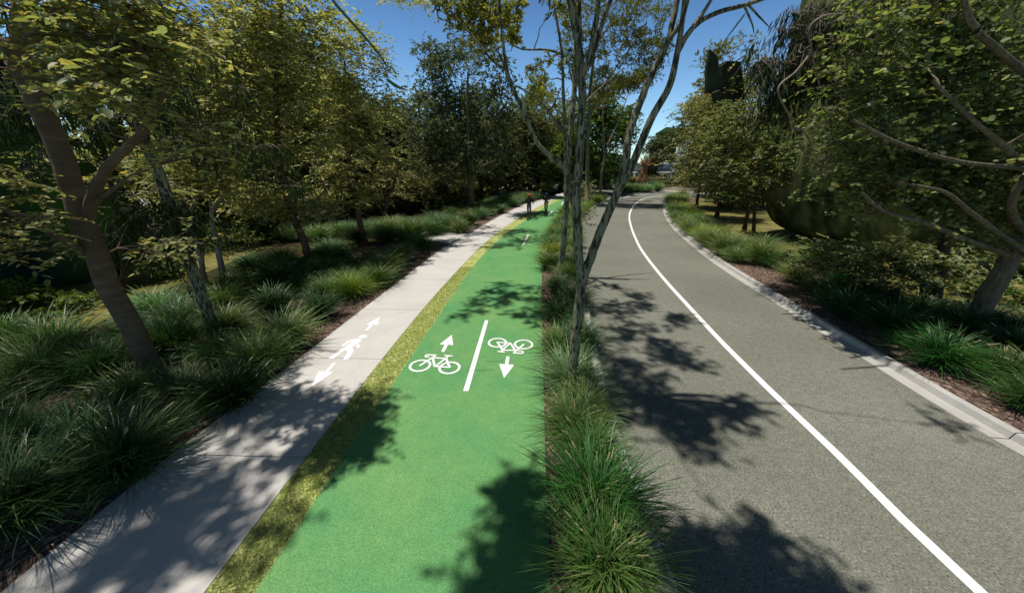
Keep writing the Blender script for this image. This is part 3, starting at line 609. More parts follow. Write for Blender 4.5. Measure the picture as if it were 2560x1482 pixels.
# --- median trees
tree('forked_median_tree', 'near median tree with mottled grey bark whose trunk forks into long bare limbs', 'bark_mottle', 'tuft',
  [([(1427, 985), (1434, 900, 5.1), (1443, 800, 5.1), (1453, 705, 5.1), (1447, 650, 5.1), (1444, 586, 5.1), (1442, 522, 5.1), (1443, 480, 5.1), (1448, 400, 5.1), (1453, 300, 5.1), (1455, 200, 5.1), (1443, 100, 5.1), (1427, 0, 5.1), (1420, -90, 5.1)], .092, .04),
   ([(1453, 705, 5.1), (1475, 650, 5.1), (1500, 582, 5.1), (1538, 495, 5.1), (1562, 417, 5.1), (1573, 333, 5.15), (1607, 240, 5.2), (1640, 167, 5.2), (1667, 110, 5.2), (1687, 33, 5.2), (1700, -50, 5.2)], .075, .03),
   ([(1545, 478, 5.1), (1580, 413, 5.05), (1627, 300, 5), (1673, 217, 5), (1693, 133, 5), (1706, 50, 5), (1718, -60, 5)], .06, .025),
   ([(1693, 133, 5), (1720, 85, 5), (1753, 53, 5), (1800, 30, 5), (1860, 14, 5), (1930, -10, 5)], .035, .02), ([(1735, 65, 5), (1760, 30, 5), (1790, -20, 5)], .03, .015), ([(1670, 105, 5.2), (1700, 60, 5.1), (1720, 0, 5.1), (1735, -60, 5.1)], .03, .018),
   ([(1455, 185, 5.1), (1473, 160, 5.1), (1493, 100, 5.1), (1527, 0, 5.1), (1550, -70, 5.1)], .04, .02), ([(1455, 200, 5.1), (1466, 160, 5), (1477, 117, 5), (1497, 0, 5), (1500, -60, 5)], .035, .018), ([(1453, 180, 5.1), (1450, 83, 5.1), (1448, -40, 5.1)], .03, .02),
   ([(1446, 590, 5.1), (1437, 530, 5.1), (1425, 470, 5.1), (1413, 425, 5.1), (1347, 363, 5.1), (1315, 290, 5.1), (1280, 217, 5.1), (1263, 150, 5.1), (1247, 0, 5.1), (1240, -60, 5.1)], .045, .015),
   ([(1270, 180, 5.1), (1230, 150, 5.1), (1180, 90, 5.1), (1120, 20, 5.1)], .02, .008), ([(1268, 205, 5.1), (1263, 170, 5.1), (1243, 125, 5.1)], .02, .01),
   ([(1860, 14, 5), (1880, 60, 5), (1885, 85, 5)], .014, .004), ([(1870, 12, 5), (1905, 50, 5), (1925, 70, 5)], .014, .004)],
  [], 21, near=True, rtip=.010, sf=2.5,
  shades=[(1540, 950, 7.8, .22, 3), (1620, 955, 7.7, .2, 3), (1530, 1040, 7.4, .15, 2), (1530, 790, 8.5, .25, 3), (1600, 765, 8.6, .3, 5), (1700, 800, 8.6, .25, 5), (1560, 830, 8.4, .3, 6), (1660, 870, 8.2, .3, 6), (1560, 900, 8.0, .3, 5), (1720, 910, 8.0, .16, 3), (1600, 740, 8.8, .2, 3),
          (1560, 1000, 7.4, .22, 5), (1640, 1030, 7.4, .22, 6), (1720, 1040, 7.3, .2, 5), (1740, 1100, 7.3, .14, 3), (1810, 1030, 7.2, .16, 4), (1860, 1010, 7.2, .09, 2), (1700, 1075, 7.2, .15, 3),
          (1720, 1400, 6.6, .16, 5), (1820, 1420, 6.6, .18, 6), (1900, 1360, 6.5, .14, 4), (1950, 1460, 6.5, .15, 5), (2080, 1480, 6.5, .1, 3), (1760, 1470, 6.6, .15, 4),
          (1290, 1260, 6.8, .13, 4), (1310, 1340, 6.8, .14, 5), (1280, 1440, 6.7, .16, 6), (1220, 1480, 6.7, .12, 4), (1330, 1210, 6.9, .1, 3), (2360, 1060, 6.6, .06, 1)])
tree('dark_median_tree', 'median tree with a dark trunk and olive leaf tufts standing behind the forked tree', 'bark_mottle', 'tuft',
  [([(1402, 688), (1408, 607, 12), (1415, 522, 12), (1418, 433, 12), (1427, 333, 12), (1437, 200, 12), (1440, 100, 12), (1442, -30, 12)], .125, .06), ([(1415, 440, 12), (1412, 333, 11.8), (1408, 220, 11.6), (1404, 130, 11.4), (1387, 23, 11.2)], .06, .03),
   ([(1423, 345, 12), (1400, 320, 11.6), (1365, 270, 11.2), (1330, 238, 11), (1290, 215, 10.8)], .05, .02), ([(1437, 190, 12), (1470, 130, 12), (1530, 60, 12)], .05, .02), ([(1404, 135, 11.4), (1365, 125, 11.2), (1290, 118, 11), (1240, 48, 10.8)], .035, .012), ([(1430, 300, 12), (1480, 240, 12.4), (1560, 170, 12.8)], .05, .015)],
  [((1130, 12, 8.6), (.7, .6, .3), 7), ((1190, 45, 8.8), (.7, .5, .3), 8), ((1250, 20, 9), (.6, .5, .3), 8), ((1240, 90, 9.5), (.7, .5, .25), 8), ((1215, 75, 9), (.35, .3, .2), 3), ((1390, 5, 9.5), (.45, .4, .2), 4),
   ((1290, 90, 11), (.5, .4, .3), 3), ((1400, 150, 11.5), (.5, .4, .4), 6), ((1360, 220, 12), (.7, .5, .4), 8), ((1330, 190, 12), (.5, .4, .3), 4), ((1380, 150, 12), (.4, .4, .3), 4), ((1450, 60, 11), (.5, .4, .4), 6)], 22, near=True,
  shades=[(1180, 770, 9.2, .2, 3), (1230, 730, 9.4, .28, 6), (1290, 750, 9.4, .3, 8), (1330, 730, 9.5, .3, 5), (1160, 795, 9.0, .15, 2), (1320, 790, 9.0, .25, 4), (1245, 715, 9.6, .2, 3), (1210, 750, 9.5, .2, 3)])
tree('tall_olive_tree', 'tall tree with a broad olive crown filling the sky behind the forked median trunks', 'bark_mottle', 'tuft',
  [([(1466, 516), (1468, 450, 37), (1470, 350, 37), (1475, 230, 37), (1490, 100, 37), (1500, 0, 37)], .25, .08), ([(1470, 300, 37), (1520, 200, 37), (1590, 100, 37)], .12, .04), ([(1470, 330, 37), (1440, 240, 37), (1420, 160, 37)], .12, .04)],
  [((1500, 40, 37), (4.0, 3, 2.8), 110), ((1600, 60, 37), (3.4, 2.6, 2.6), 80), ((1560, 150, 37), (4.0, 2.6, 2.2), 90), ((1620, 170, 37), (2.2, 2, 1.2), 26), ((1510, 210, 37), (3.0, 2.2, 1.2), 40), ((1450, 130, 37), (2.2, 2, 2.0), 36), ((1650, 120, 37), (1.4, 1.4, .8), 12), ((1580, 210, 37), (1.6, 1.4, .8), 14)], 24, scale=2.0, lit=(2,), drop=False, rtip=.04, leafmat='leaf_far')
tree('slender_far_median_tree', 'slender Y-shaped median tree with pale bark near the island', 'bark_pale', 'tuft',
  [([(1500, 497), (1503, 450, 42), (1507, 415, 42), (1511, 393, 42), (1510, 350, 42), (1506, 270, 42), (1510, 210, 42)], .17, .05), ([(1511, 393, 42), (1520, 360, 42), (1540, 318, 42), (1562, 260, 42), (1575, 220, 42)], .1, .03)],
  [((1505, 230, 42), (2.6, 2, 1.6), 40), ((1560, 210, 42), (1.6, 1.4, 1.2), 16), ((1470, 260, 42), (1.4, 1.2, .9), 14)], 23, scale=2.0, lit=(2,), rtip=.03, shades=[(1560, 512, 11, .9, 10), (1620, 517, 11, .8, 10), (1650, 520, 11, .7, 6), (1530, 506, 11, .6, 5)])
# --- right, near round-leaved tree
tree('round_leaf_tree', 'near tree with a leaning fissured trunk and round green leaves at the right edge', 'bark_rough', 'round',
  [([(2425, 830), (2470, 745, 7.3), (2520, 655, 7.2), (2575, 560, 7.1), (2640, 440, 7.1), (2700, 320, 7.0)], .19, .11),
   ([(2530, 640, 7.2), (2430, 605, 6.9), (2320, 560, 6.7), (2215, 530, 6.5), (2150, 480, 6.4)], .065, .022), ([(2580, 640, 7.0), (2500, 585, 6.7), (2425, 530, 6.5), (2360, 480, 6.4), (2240, 455, 6.3)], .058, .02),
   ([(2640, 440, 7.1), (2540, 420, 6.4), (2400, 405, 6.2), (2250, 360, 6.1), (2130, 300, 6)], .05, .02), ([(2680, 400, 7.0), (2560, 400, 6.3), (2480, 340, 6.1), (2420, 290, 6), (2330, 200, 5.9)], .06, .02),
   ([(2600, 600, 7.1), (2545, 560, 6.8), (2530, 500, 6.6), (2570, 430, 6.5)], .07, .06), ([(2700, 320, 7.0), (2640, 250, 6.5), (2560, 190, 6.2)], .05, .02), ([(2440, 70, 6), (2420, 40, 6), (2400, -50, 6)], .04, .03), ([(2640, 250, 6.5), (2500, 130, 6.1), (2440, 80, 6)], .05, .04)],
  [((2350, 330, 6.4), (1.2, .5, .5), 22), ((2480, 480, 6.2), (.8, .4, .4), 14), ((2230, 500, 7.0), (1.1, .5, .4), 30), ((2420, 560, 6.6), (.9, .4, .35), 18), ((2330, 440, 6.9), (1.0, .5, .4), 20), ((2460, 40, 6.2), (2.24, .8, 1.03), 54), ((2500, 200, 6.4), (1.90, .8, 1.15), 54), ((2290, 150, 7.8), (2.02, .8, 1.38), 46), ((2150, 240, 9), (1.46, .7, 0.92), 26), ((2280, 320, 7.6), (2.13, .8, 1.03), 54), ((2480, 380, 6.4), (1.46, .7, 0.80), 34),
   ((2270, 440, 7.4), (1.79, .7, 0.69), 43), ((2120, 410, 8.6), (1.23, .6, 0.69), 20), ((2430, 500, 6.6), (1.23, .5, 0.46), 17), ((2080, 340, 9.4), (1.23, .6, 0.69), 14), ((2350, 60, 7.4), (1.68, .7, 1.03), 31)], 31, near=True, lit=(1, 5), kmax=1.25, scale=1.15)
tree('drooping_gum_tree', 'tree with a dark trunk, pale hanging branches and narrow dark leaves behind the round-leaved tree', 'bark_dark', 'willow',
  [([(2335, 775), (2345, 690, 9), (2365, 590, 9), (2372, 480, 9), (2350, 300, 9), (2300, 120, 9), (2280, -40, 9)], .14, .08), ([(2320, 160, 9), (2200, 60, 8.6), (2150, -20, 8.4)], .05, .03), ([(2165, 0, 8.4), (2145, 90, 8.3), (2120, 150, 8.3), (2118, 230, 8.3)], .025, .01),
   ([(2200, 60, 8.6), (2180, 130, 8.5), (2172, 200, 8.5)], .025, .01), ([(2300, 120, 9), (2120, 40, 8.8), (2030, 60, 8.8), (2030, 130, 8.8), (2050, 220, 8.8)], .03, .015), ([(2030, 130, 8.8), (1990, 180, 8.8), (1945, 225, 8.8), (1980, 300, 8.8), (1990, 340, 8.8), (2015, 400, 8.8)], .03, .012), ([(1982, 320, 8.8), (2005, 325, 8.8), (2022, 348, 8.8)], .03, .02)],
  [((1990, 110, 10.2), (1.3, .6, 1.1), 44), ((2120, 90, 10), (1.4, .6, 1.0), 44), ((2240, 110, 9.8), (1.3, .6, 1.0), 34), ((1930, 200, 10.6), (.8, .5, 1.0), 24), ((2060, 230, 10.2), (1.2, .6, .8), 20), ((2330, 60, 9.8), (1.2, .6, .6), 12)], 32, near=True, lit=(1,), bark2='bark_pale')
tree('roadside_stem_tree', 'twin-stemmed tree with drooping leafy twigs on the right lawn nearest the road', 'bark_red', 'ovalg',
  [([(1858, 584), (1871, 525, 20), (1880, 477, 20), (1885, 430, 20), (1880, 360, 20), (1875, 290, 20)], .12, .04), ([(1884, 588, 20), (1886, 530, 20), (1888, 480, 20), (1900, 400, 20), (1920, 340, 20)], .11, .03), ([(1880, 480, 20), (1855, 455, 19.8), (1834, 434, 19.6)], .06, .03)],
  [((1870, 400, 20), (2.8, 1.7, 1.6), 120), ((1830, 320, 20.5), (2.0, 1.5, 1.4), 60), ((1930, 330, 20), (2.0, 1.3, 1.5), 50), ((1880, 470, 19.5), (2.2, 1.3, .9), 40), ((1980, 420, 19), (1.4, 1, .8), 14)], 33, scale=1.3, lit=(1,))
tree('second_lawn_tree', 'straight-trunked tree with cream-tipped leaves on the right lawn, second from the near end', 'bark_red', 'pale',
  [([(1791, 546), (1798, 505, 27), (1806, 465, 27), (1812, 400, 27), (1818, 300, 27)], .16, .05)], [((1790, 380, 27), (3.0, 2.2, 2.2), 130), ((1800, 280, 27), (2.6, 2, 2.2), 90), ((1770, 450, 27), (2.4, 1.6, .8), 40)], 34, scale=1.5, lit=(1,))
tree('third_lawn_tree', 'cream-tipped tree on the right lawn beyond the straight-trunked one', 'bark_dark', 'pale',
  [([(1741, 520), (1745, 490, 34), (1752, 455, 34), (1758, 380, 34)], .16, .05)], [((1755, 400, 34), (2.3, 2.2, 2.2), 90), ((1755, 300, 35), (2.6, 2.2, 2.6), 90), ((1740, 450, 33), (2.2, 1.6, .8), 30)], 35, scale=1.6, lit=(1,))
tree('olive_crown_tree', 'tall olive-leaved tree rising behind the lawn trees beside the dark jagged crown', 'bark_dark', 'tuft',
  [([(1830, 520), (1832, 440, 32), (1825, 300, 32), (1820, 180, 32)], .2, .06)], [((1820, 170, 32), (2.4, 2, 2.4), 60), ((1840, 260, 32), (3.0, 2, 2.2), 70), ((1770, 280, 34), (2.0, 2, 1.6), 30)], 36, scale=2.4, lit=(1,), rtip=.03)
tree('dark_understorey_tree', 'low spreading dark-leaved small tree under the round-leaved tree', 'bark_dark', 'ovalg',
  [([(2302, 765), (2300, 700, 9.3), (2260, 660, 9.3), (2220, 640, 9.3)], .04, .02), ([(2310, 765, 9.3), (2330, 700, 9.3), (2400, 650, 9.3)], .04, .02), ([(2385, 790, 8.8), (2450, 720, 8.8), (2480, 685, 8.8), (2470, 670, 8.8)], .04, .03)],
  [((2200, 640, 9.4), (2.2, .8, .5), 60), ((2080, 640, 10), (1.5, .8, .5), 30), ((2360, 660, 9.2), (1.6, .7, .5), 34), ((2260, 700, 9.4), (1.2, .6, .3), 14)], 37, lit=(1, 5), leafmat='leaf')
# ---------------------------------------------------------------- background trees: a few kinds, copied
def proto(name, label, style, H, R, seed, bark='bark_dark', n=150, scale=1.6, low=.25):
    rng = np.random.default_rng(seed); P = [(0, 0, -.1)]; x = y = 0
    for k in range(1, 6): x += rng.normal(0, .15); y += rng.normal(0, .15); P.append((x, y, H * .85 * k / 5))
    LB = [smooth_poly(P, np.linspace(.035 * H * .6, .05, 6), 4)]
    for k in range(6):
        a = rng.random() * 6.28; z0 = H * (low + .08 * k); p0 = np.array([x * z0 / H, y * z0 / H, z0]); d = np.array([math.cos(a), math.sin(a), .9])
        LB.append(smooth_poly([p0, p0 + d * R * .35, p0 + d * R * .6 + [0, 0, .3 * R]], [.012 * H, .008 * H, .03], 3))
    C = []
    for k in range(9):
        a = rng.random() * 6.28; z = H * (low + (1.0 - low) * (k + .3) / 9); rr = R * (1 - .55 * abs((z / H - .55)) / .45) * .5
        C.append(ell((rr * math.cos(a), rr * math.sin(a), z), (R * .6, R * .6, H * .13), n // 9, rng, .3))
    C = np.vstack(C); C = C[C[:, 2] > .6]
    tubes = grow(LB, C, rng, .03); root = empty(name, (0, 0, 0), 0, label, 'tree')
    link('trunk', tubes_mesh('trunk', tubes, np.zeros(3)), M[bark], root); link('crown', foliage('crown', C, style, rng, None, scale), M['leaf_far'], root)
    return root
prA = proto('woodland_tree', '', 'back', 9, 3.4, 51, n=240, low=.12); prB = proto('woodland_tree', '', 'pale', 8, 3.0, 52, n=210, low=.1, scale=1.7)
prC = proto('woodland_tree', '', 'tuft', 10, 3.2, 53, n=170, low=.3, scale=2.6); prD = proto('lime_tree', '', 'lime', 11, 4.6, 54, n=240, low=.12, scale=1.3); prE = proto('woodland_tree', '', 'back', 5, 2.6, 55, n=170, low=.05)
prF = proto('woodland_tree', '', 'gum', 12, 4.2, 56, n=260, low=.2, scale=1.3)
used = set()
def place(pr, px, Y, s=1.0, rz=None, label='', group=None, top=None, name=None):
    o = pr if pr not in used else copy_tree(pr); used.add(pr)
    x = (px - 1280) / FPX * (Y * math.cos(PITCH) + CAMH * math.sin(PITCH)); o.location = (x, Y, 0); o.rotation_euler = (0, 0, random.random() * 6.28 if rz is None else rz)
    if top is not None:
        H = {prA: 9, prB: 8, prC: 10, prD: 11, prE: 5, prF: 12}[pr]; s = PT(px, top, Y)[2] / (H * 1.05)
    o.scale = (s * .9 + .1, s * .9 + .1, s); tag(o, label, 'tree', group)
    if name: o.name = name
    return o
GW = 'dark woodland trees behind the footpath'
LW = {prA: 'dense dark green woodland tree behind the left-hand grasses', prB: 'cream-flecked woodland tree behind the left-hand grasses', prC: 'olive tufted woodland tree behind the left-hand grasses', prE: 'low bushy woodland tree under the taller ones behind the left-hand grasses', prF: 'tall grey-green woodland tree at the back of the wood'}
rw = random.Random(5); KW = {prA: 'dense dark green', prB: 'cream-flecked', prC: 'olive tufted', prE: 'low bushy', prF: 'tall grey-green'}
for px, Y, pr, top in [(560, 20, prA, 150), (640, 24, prF, 60), (500, 26, prA, 100), (720, 27, prB, 330), (760, 30, prF, 130), (830, 34, prA, 200), (900, 32, prA, 250), (940, 38, prF, 215), (1000, 40, prA, 240), (1050, 36, prE, 400), (1090, 44, prF, 230), (980, 30, prE, 430),
        (1130, 38, prB, 400), (1030, 33, prB, 420), (1215, 42, prE, 400), (1210, 50, prF, 230), (1285, 60, prA, 290), (1340, 62, prB, 330), (1370, 64, prE, 410), (1100, 34, prE, 440), (680, 22, prE, 420), (600, 19, prB, 400), (430, 22, prF, 0), (820, 25, prB, 380),
        (1300, 60, prC, 240), (1350, 62, prC, 190), (1400, 60, prC, 250), (1400, 66, prB, 350), (1160, 46, prA, 330), (860, 44, prF, 150), (760, 42, prA, 240), (1405, 70, prA, 300)] + [(540 + 37 * i + rw.randint(-12, 12), 21 + .8 * i + rw.uniform(-2, 2), prE, 470 - i) for i in range(18)] + [(560 + 60 * i, 50 + rw.uniform(-3, 6), prA, 270 + rw.randint(-20, 30)) for i in range(14)] + [(540, 23, prC, 20), (600, 26, prB, 60), (665, 22, prB, 90), (725, 24, prC, 10), (790, 25, prB, 70), (835, 30, prC, 120), (900, 30, prF, 190), (470, 18, prB, 90)]:
    wh = next(t for l, t in ((650, 'beyond the twin-stemmed tree'), (790, 'beyond the bushy roadside tree'), (930, 'beyond the curved brown trunk'), (1080, 'beyond the red-stemmed shrub'), (1230, 'beyond the grey-green tree'), (9999, 'beyond the two riders')) if px < l)
    rw_ = 'front-row' if Y < 32 else ('middle-row' if Y < 45 else 'back-row')
    place(pr, px, Y, label=f'{rw_} {KW[pr]} woodland tree {wh}', group=GW, top=top)
place(prD, 1460, 54, top=232, label='large lime-green tree behind the median trees', name='lime_tree')
place(prD, 1510, 66, top=262, label='smaller lime-green tree at the right of the large one, above the island', name='lime_tree')
place(prA, 1618, 92, top=338, label='round dark tree beyond the hedge left of the pale building', name='round_tree')
place(prE, 1697, 88, top=412, label='small light green tree in front of the pale building', name='young_tree')
place(prE, 1490, 78, top=405, label='low dark bush-like tree left of the woven sculpture', name='bushy_tree')
for px, Y, pr, top, lb in [(1760, 60, prF, 260, 'tall grey-green tree at the far left end of the right-hand trees'), (1755, 70, prA, 215, 'dark tree behind the far lawn trees'), (1775, 46, prF, 180, 'tall grey-green tree behind the cream-tipped lawn trees'), (1800, 40, prE, 430, 'low bush-like tree at the back of the right lawn'), (1840, 34, prE, 420, 'dark bush-like tree behind the twin-stemmed lawn tree'),
        (1860, 36, prA, 250, 'dense dark tree behind the twin-stemmed lawn tree'), (1765, 50, prB, 380, 'cream-flecked tree at the road bend beside the far lawn trees')]:
    place(pr, px, Y, label=lb, top=top, name='background_tree')
# ---------------------------------------------------------------- smooth blurred tree masses
def mass(name, label, loc, size, seed, c0, c1, c2, disp=.12, parts=(), sub=5, squ=.55, streak=(.6, .6, .12)):
    bm = bmesh.new(); bmesh.ops.create_icosphere(bm, subdivisions=sub, radius=1); rng = random.Random(seed); from mathutils import noise as mn
    off = Vector((seed * 3.1, seed * 1.7, 0))
    for v in bm.verts:
        p = v.co.copy(); q = Vector([math.copysign(abs(a) ** squ, a) for a in p]); d = 1 + disp * mn.noise(p * 1.6 + off) * 2 + disp * .5 * mn.noise(p * 4 + off)
        v.co = Vector((q.x * size[0] * d, q.y * size[1] * d, max(q.z, -1.0) * size[2] * (1 + disp * .8 * mn.noise(p * 2 + off * 2))))
    me = bpy.data.meshes.new(name); bm.to_mesh(me); bm.free()
    m, nt, bs = newmat(name); c = coords(nt, streak); n1 = noise(nt, c, .8, 3, .5); n2 = noise(nt, coords(nt, (1, 1, .45)), .42, 4)
    r = ramp(nt, n1, [(.34, c0), (.5, c1), (.66, c2)]); r2 = ramp(nt, n2, [(.36, (.3, .42, .5)), (.5, (.8, .8, .8)), (.64, (1.15, 1.1, .9))])
    nt.links.new(mix(nt, 1.0, r.outputs[0], r2.outputs[0], 'MULTIPLY'), bs.inputs['Base Color']); bs.inputs['Roughness'].default_value = 1; bs.inputs['Specular IOR Level'].default_value = 0
    o = link(name, me, m, loc=loc, smooth=True); return tag(o, label, 'tree mass')
o = mass('smooth_canopy', 'huge smooth blurred green canopy behind the right-hand trees', (22.8, 16.2, 12.3), (7.2, 8.0, 12.6), 2, (.04, .06, .03), (.12, .14, .055), (.30, .29, .14), disp=.05, squ=.38, streak=(2.2, 2.2, .16))
o.rotation_euler = (0, 0, math.radians(22))
mass('smooth_canopy', 'tall smooth dark blue-green canopy behind the brown trunk at the left', (-24.5, 9.5, 9.5), (7.5, 5.3, 10), 5, (.010, .018, .03), (.016, .032, .042), (.026, .045, .04), disp=.05, squ=.45)
mass('smooth_canopy', 'rounded smooth green mound behind the brown trunk at the left', (-17.6, 12.4, 2.2), (3.0, 2.2, 3.0), 8, (.015, .03, .03), (.03, .055, .025), (.05, .10, .025), disp=.06, squ=.7)

def jag(name, label, px, Y, x0, x1, y0, y1, col, seed, leaves=()):
    """angular crown on a thick dark stem"""
    a = PT(x0, y0, Y); b = PT(x1, y1, Y); cx_, w, zt, zb = (a[0] + b[0]) / 2, abs(b[0] - a[0]) / 2, a[2], b[2]; rng = random.Random(seed)
    bm = bmesh.new(); bmesh.ops.create_icosphere(bm, subdivisions=2, radius=1)
    for v in bm.verts: v.co = Vector((v.co.x * w, v.co.y * w * .8, v.co.z * (zt - zb) / 2)) * (.75 + .45 * rng.random())
    me = bpy.data.meshes.new('crown'); bm.to_mesh(me); bm.free(); root = empty(name, (cx_, Y, 0), 0, label, 'tree mass')
    mt = plain(name + '_surface', col, 1, spec=0, var=.35, vs=.8)
    c = link('crown', me, mt, root, loc=(0, 0, (zt + zb) / 2))
    mb = MB(); mb.tube([(0, 0, -.1), (.1, 0, zb * .5), (0, 0, (zb + zt) / 2)], [w * .55, w * .45, w * .4], 9); mb.build('trunk', mt, root, smooth=True); return root
jag('smooth_tree', 'dark angular smooth tree standing above the far building', 1675, 115, 1640, 1712, 318, 372, (.03, .05, .022), 4)
# tall shards beside the canopy
sh = empty('jagged_tree', (*PT(1800, 300, 26)[:2], 0), 0, 'dark jagged tree with tall angular slabs rising left of the big canopy', 'tree mass')
mt = plain('shard_surface', (.05, .055, .035), 1, spec=0, var=.5, vs=.5)
def shard(px, Y, th=.5, nm='slab'):
    P = [PT(x, y, Y) - np.array(sh.location) for x, y in px]; n = len(P); mb = MB(); mb.add([(p[0], p[1] - th / 2, p[2]) for p in P] + [(p[0] + .1, p[1] + th / 2, p[2] + .1) for p in P], [tuple(range(n))[::-1], tuple(range(n, 2 * n))] + [(i, (i + 1) % n, (i + 1) % n + n, i + n) for i in range(n)]); return mb.build(nm, mt, sh)
shard([(1761, 236), (1763, 170), (1770, 127), (1790, 145), (1793, 185), (1808, 215), (1790, 232)], 26); shard([(1790, 240), (1796, 170), (1808, 158), (1840, 160), (1850, 230), (1840, 520), (1800, 520)], 26.8, 1.0)
shard([(1778, 235), (1795, 228), (1830, 250), (1835, 300), (1800, 300), (1780, 255)], 25.4, .4)

# --- pine-like strap leaves hanging in the air at the top
mleaf = plain('strap_leaf', (.045, .11, .04), .4, var=.3, vs=3)
def strap(name, pts, w, label):
    P = [PT(*p) for p in pts]; base = P[0]; P2, R2 = smooth_poly(P, np.interp(np.linspace(0, 1, len(P)), [0, .3, .8, 1], [w * .6, w, w * .7, .001]), 6); V = []; F = []
    for i, p in enumerate(P2):
        r = R2[i]; q = p - base; V += [(q[0] - r * .8, q[1], q[2] - r * .6), (q[0], q[1] - .006, q[2]), (q[0] + r * .8, q[1], q[2] + r * .6), (q[0], q[1] + .01, q[2])]
        if i:
            for k in range(4): a = 4 * (i - 1); F.append((a + k, a + (k + 1) % 4, a + 4 + (k + 1) % 4, a + 4 + k))
    o = link(name, pymesh(name, V, F), mleaf, loc=base); return tag(o, label, 'leaf')
strap('drooping_strap_leaf', [(815, -30, 6), (840, 12, 6), (905, 85, 6), (950, 140, 6), (985, 196, 6)], .022, 'long narrow green leaf crossing the sky at the top left')
strap('drooping_strap_leaf', [(968, 198, 6.3), (985, 212, 6.3), (1005, 222, 6.3), (1035, 228, 6.3)], .03, 'short green leaf at the lower tip of the long narrow leaf')
strap('drooping_strap_leaf', [(1862, 35, 14), (1850, 52, 14), (1825, 85, 14), (1802, 114, 14)], .09, 'bright green pointed leaf against the sky left of the big canopy')

# ---------------------------------------------------------------- grass tussocks
def tussock(name, seed, nb=420, H=1.0, spread=.85, wd=.011):
    rng = np.random.default_rng(seed); S = 6
    az = rng.random(nb) * 2 * math.pi; el = np.radians(38 + 52 * rng.random(nb) ** .8); ln = H * (.65 + .5 * rng.random(nb)) * (.8 + .25 * (el / 1.57))
    b = rng.normal(0, .075, (nb, 2)); t = np.linspace(0, 1, S)
    dirh = np.stack([np.cos(az), np.sin(az)], -1); hor = (np.cos(el)[:, None] * t + .34 * (spread) * t[None, :] ** 2 * (.4 + rng.random((nb, 1)) * .9)) * ln[:, None]
    ver = (np.sin(el)[:, None] * t - (.22 + .38 * rng.random((nb, 1))) * t[None, :] ** 2.4 * (1.15 - .4 * np.sin(el)[:, None])) * ln[:, None]
    ver = np.maximum(ver, .01 + .0 * t)
    P = np.zeros((nb, S, 3)); P[:, :, :2] = b[:, None, :] + dirh[:, None, :] * hor[:, :, None]; P[:, :, 2] = ver
    side = np.stack([-np.sin(az), np.cos(az), np.zeros(nb)], -1); tw = rng.normal(0, .5, nb)
    side = side * np.cos(tw)[:, None] + np.array([0, 0, 1]) * np.sin(tw)[:, None]
    w = wd * (.7 + .6 * rng.random(nb))[:, None] * np.interp(t, [0, .25, .7, 1], [.7, 1, .75, .06])[None, :]
    V = np.concatenate([P - side[:, None, :] * w[:, :, None], P + side[:, None, :] * w[:, :, None]], axis=1)
    i = np.arange(S - 1); F = np.stack([i, i + S, i + S + 1, i + 1], -1)[None] + (np.arange(nb) * 2 * S)[:, None, None]
    c = np.ones((nb, 1)) * np.array([.85, 1.0, .8]) * (.6 + .8 * rng.random((nb, 1))); dead = rng.random(nb) < .05; c[dead] = np.array([2.0, 1.45, 1.5])
    yl = rng.random(nb) < .25; c[yl] *= np.array([1.25, 1.08, .85])
    C = np.repeat(c, 2 * S, axis=0); tt = np.tile(np.concatenate([t, t]), nb)[:, None]; C = C * (1 + tt ** 3 * np.array([.5, .25, .1]))
    me = mesh_uniform('grass_tussock', V.reshape(-1, 3), F.reshape(-1, 4), C)
    # seed heads: thin stalk and a knobbly spike
    tub = []
    for k in range(9):
        a = rng.random() * 6.28; r = .12 + .3 * rng.random(); h = H * (.5 + .22 * rng.random()); p0 = np.array([0, 0, .1]); p2 = np.array([r * math.cos(a), r * math.sin(a), h]); p1 = (p0 + p2) / 2 + [0, 0, .12]
        d = unit(p2 - p1); n = 7; L = .09 + .05 * rng.random()
        tub.append((np.array([p0, p1, p2]), np.array([.002, .002, .0015]), 3)); s = np.linspace(0, 1, n)[:, None]; R = np.array([.002, .008, .006, .009, .006, .007, .001]) * 1.1; tub.append((p2 + d * L * s + rng.normal(0, .002, (n, 3)), R, 5))
    sm = tubes_mesh('seed_heads', tub, np.zeros(3)); root = link(name, me, M['grass']); link('seed_heads', sm, M['seed'], root); root['category'] = 'grass tussock'
    return root
TP = [tussock('grass_tussock', 70 + i, nb, H, sp, wd) for i, (nb, H, sp, wd) in enumerate([(1000, .86, 1.05, .0055), (900, .92, 1.15, .006), (720, .80, .95, .008), (1050, .84, 1.25, .005)])]
tn = set(); TPOS = []; SC = 1.32
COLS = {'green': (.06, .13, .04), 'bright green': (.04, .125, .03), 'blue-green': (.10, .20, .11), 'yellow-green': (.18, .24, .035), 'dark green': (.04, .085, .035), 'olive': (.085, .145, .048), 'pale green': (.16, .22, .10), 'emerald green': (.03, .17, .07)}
def tuft(x, y, z=0, s=1.0, col='green', label=None, group=None, k=None):
    if 17.4 < y < 20.9 and -1.7 < x - float(E_fl(y)) < 0: return None
    pr = TP[random.randrange(4) if k is None else k]
    o = pr if pr not in tn else copy_tree(pr); tn.add(pr); o.location = (x, y, z); o.rotation_euler = (0, 0, random.random() * 6.28); s *= SC; o.scale = (s * .95, s * .95, s * random.uniform(.85, 1.02))
    c = COLS[col]; j = random.uniform(.85, 1.15); o.color = (c[0] * j * random.uniform(.85, 1.2), c[1] * j, c[2] * j, 1); tag(o, label or f'{col} grass tussock in the planting', 'grass tussock', group); TPOS.append((x, y)); return o
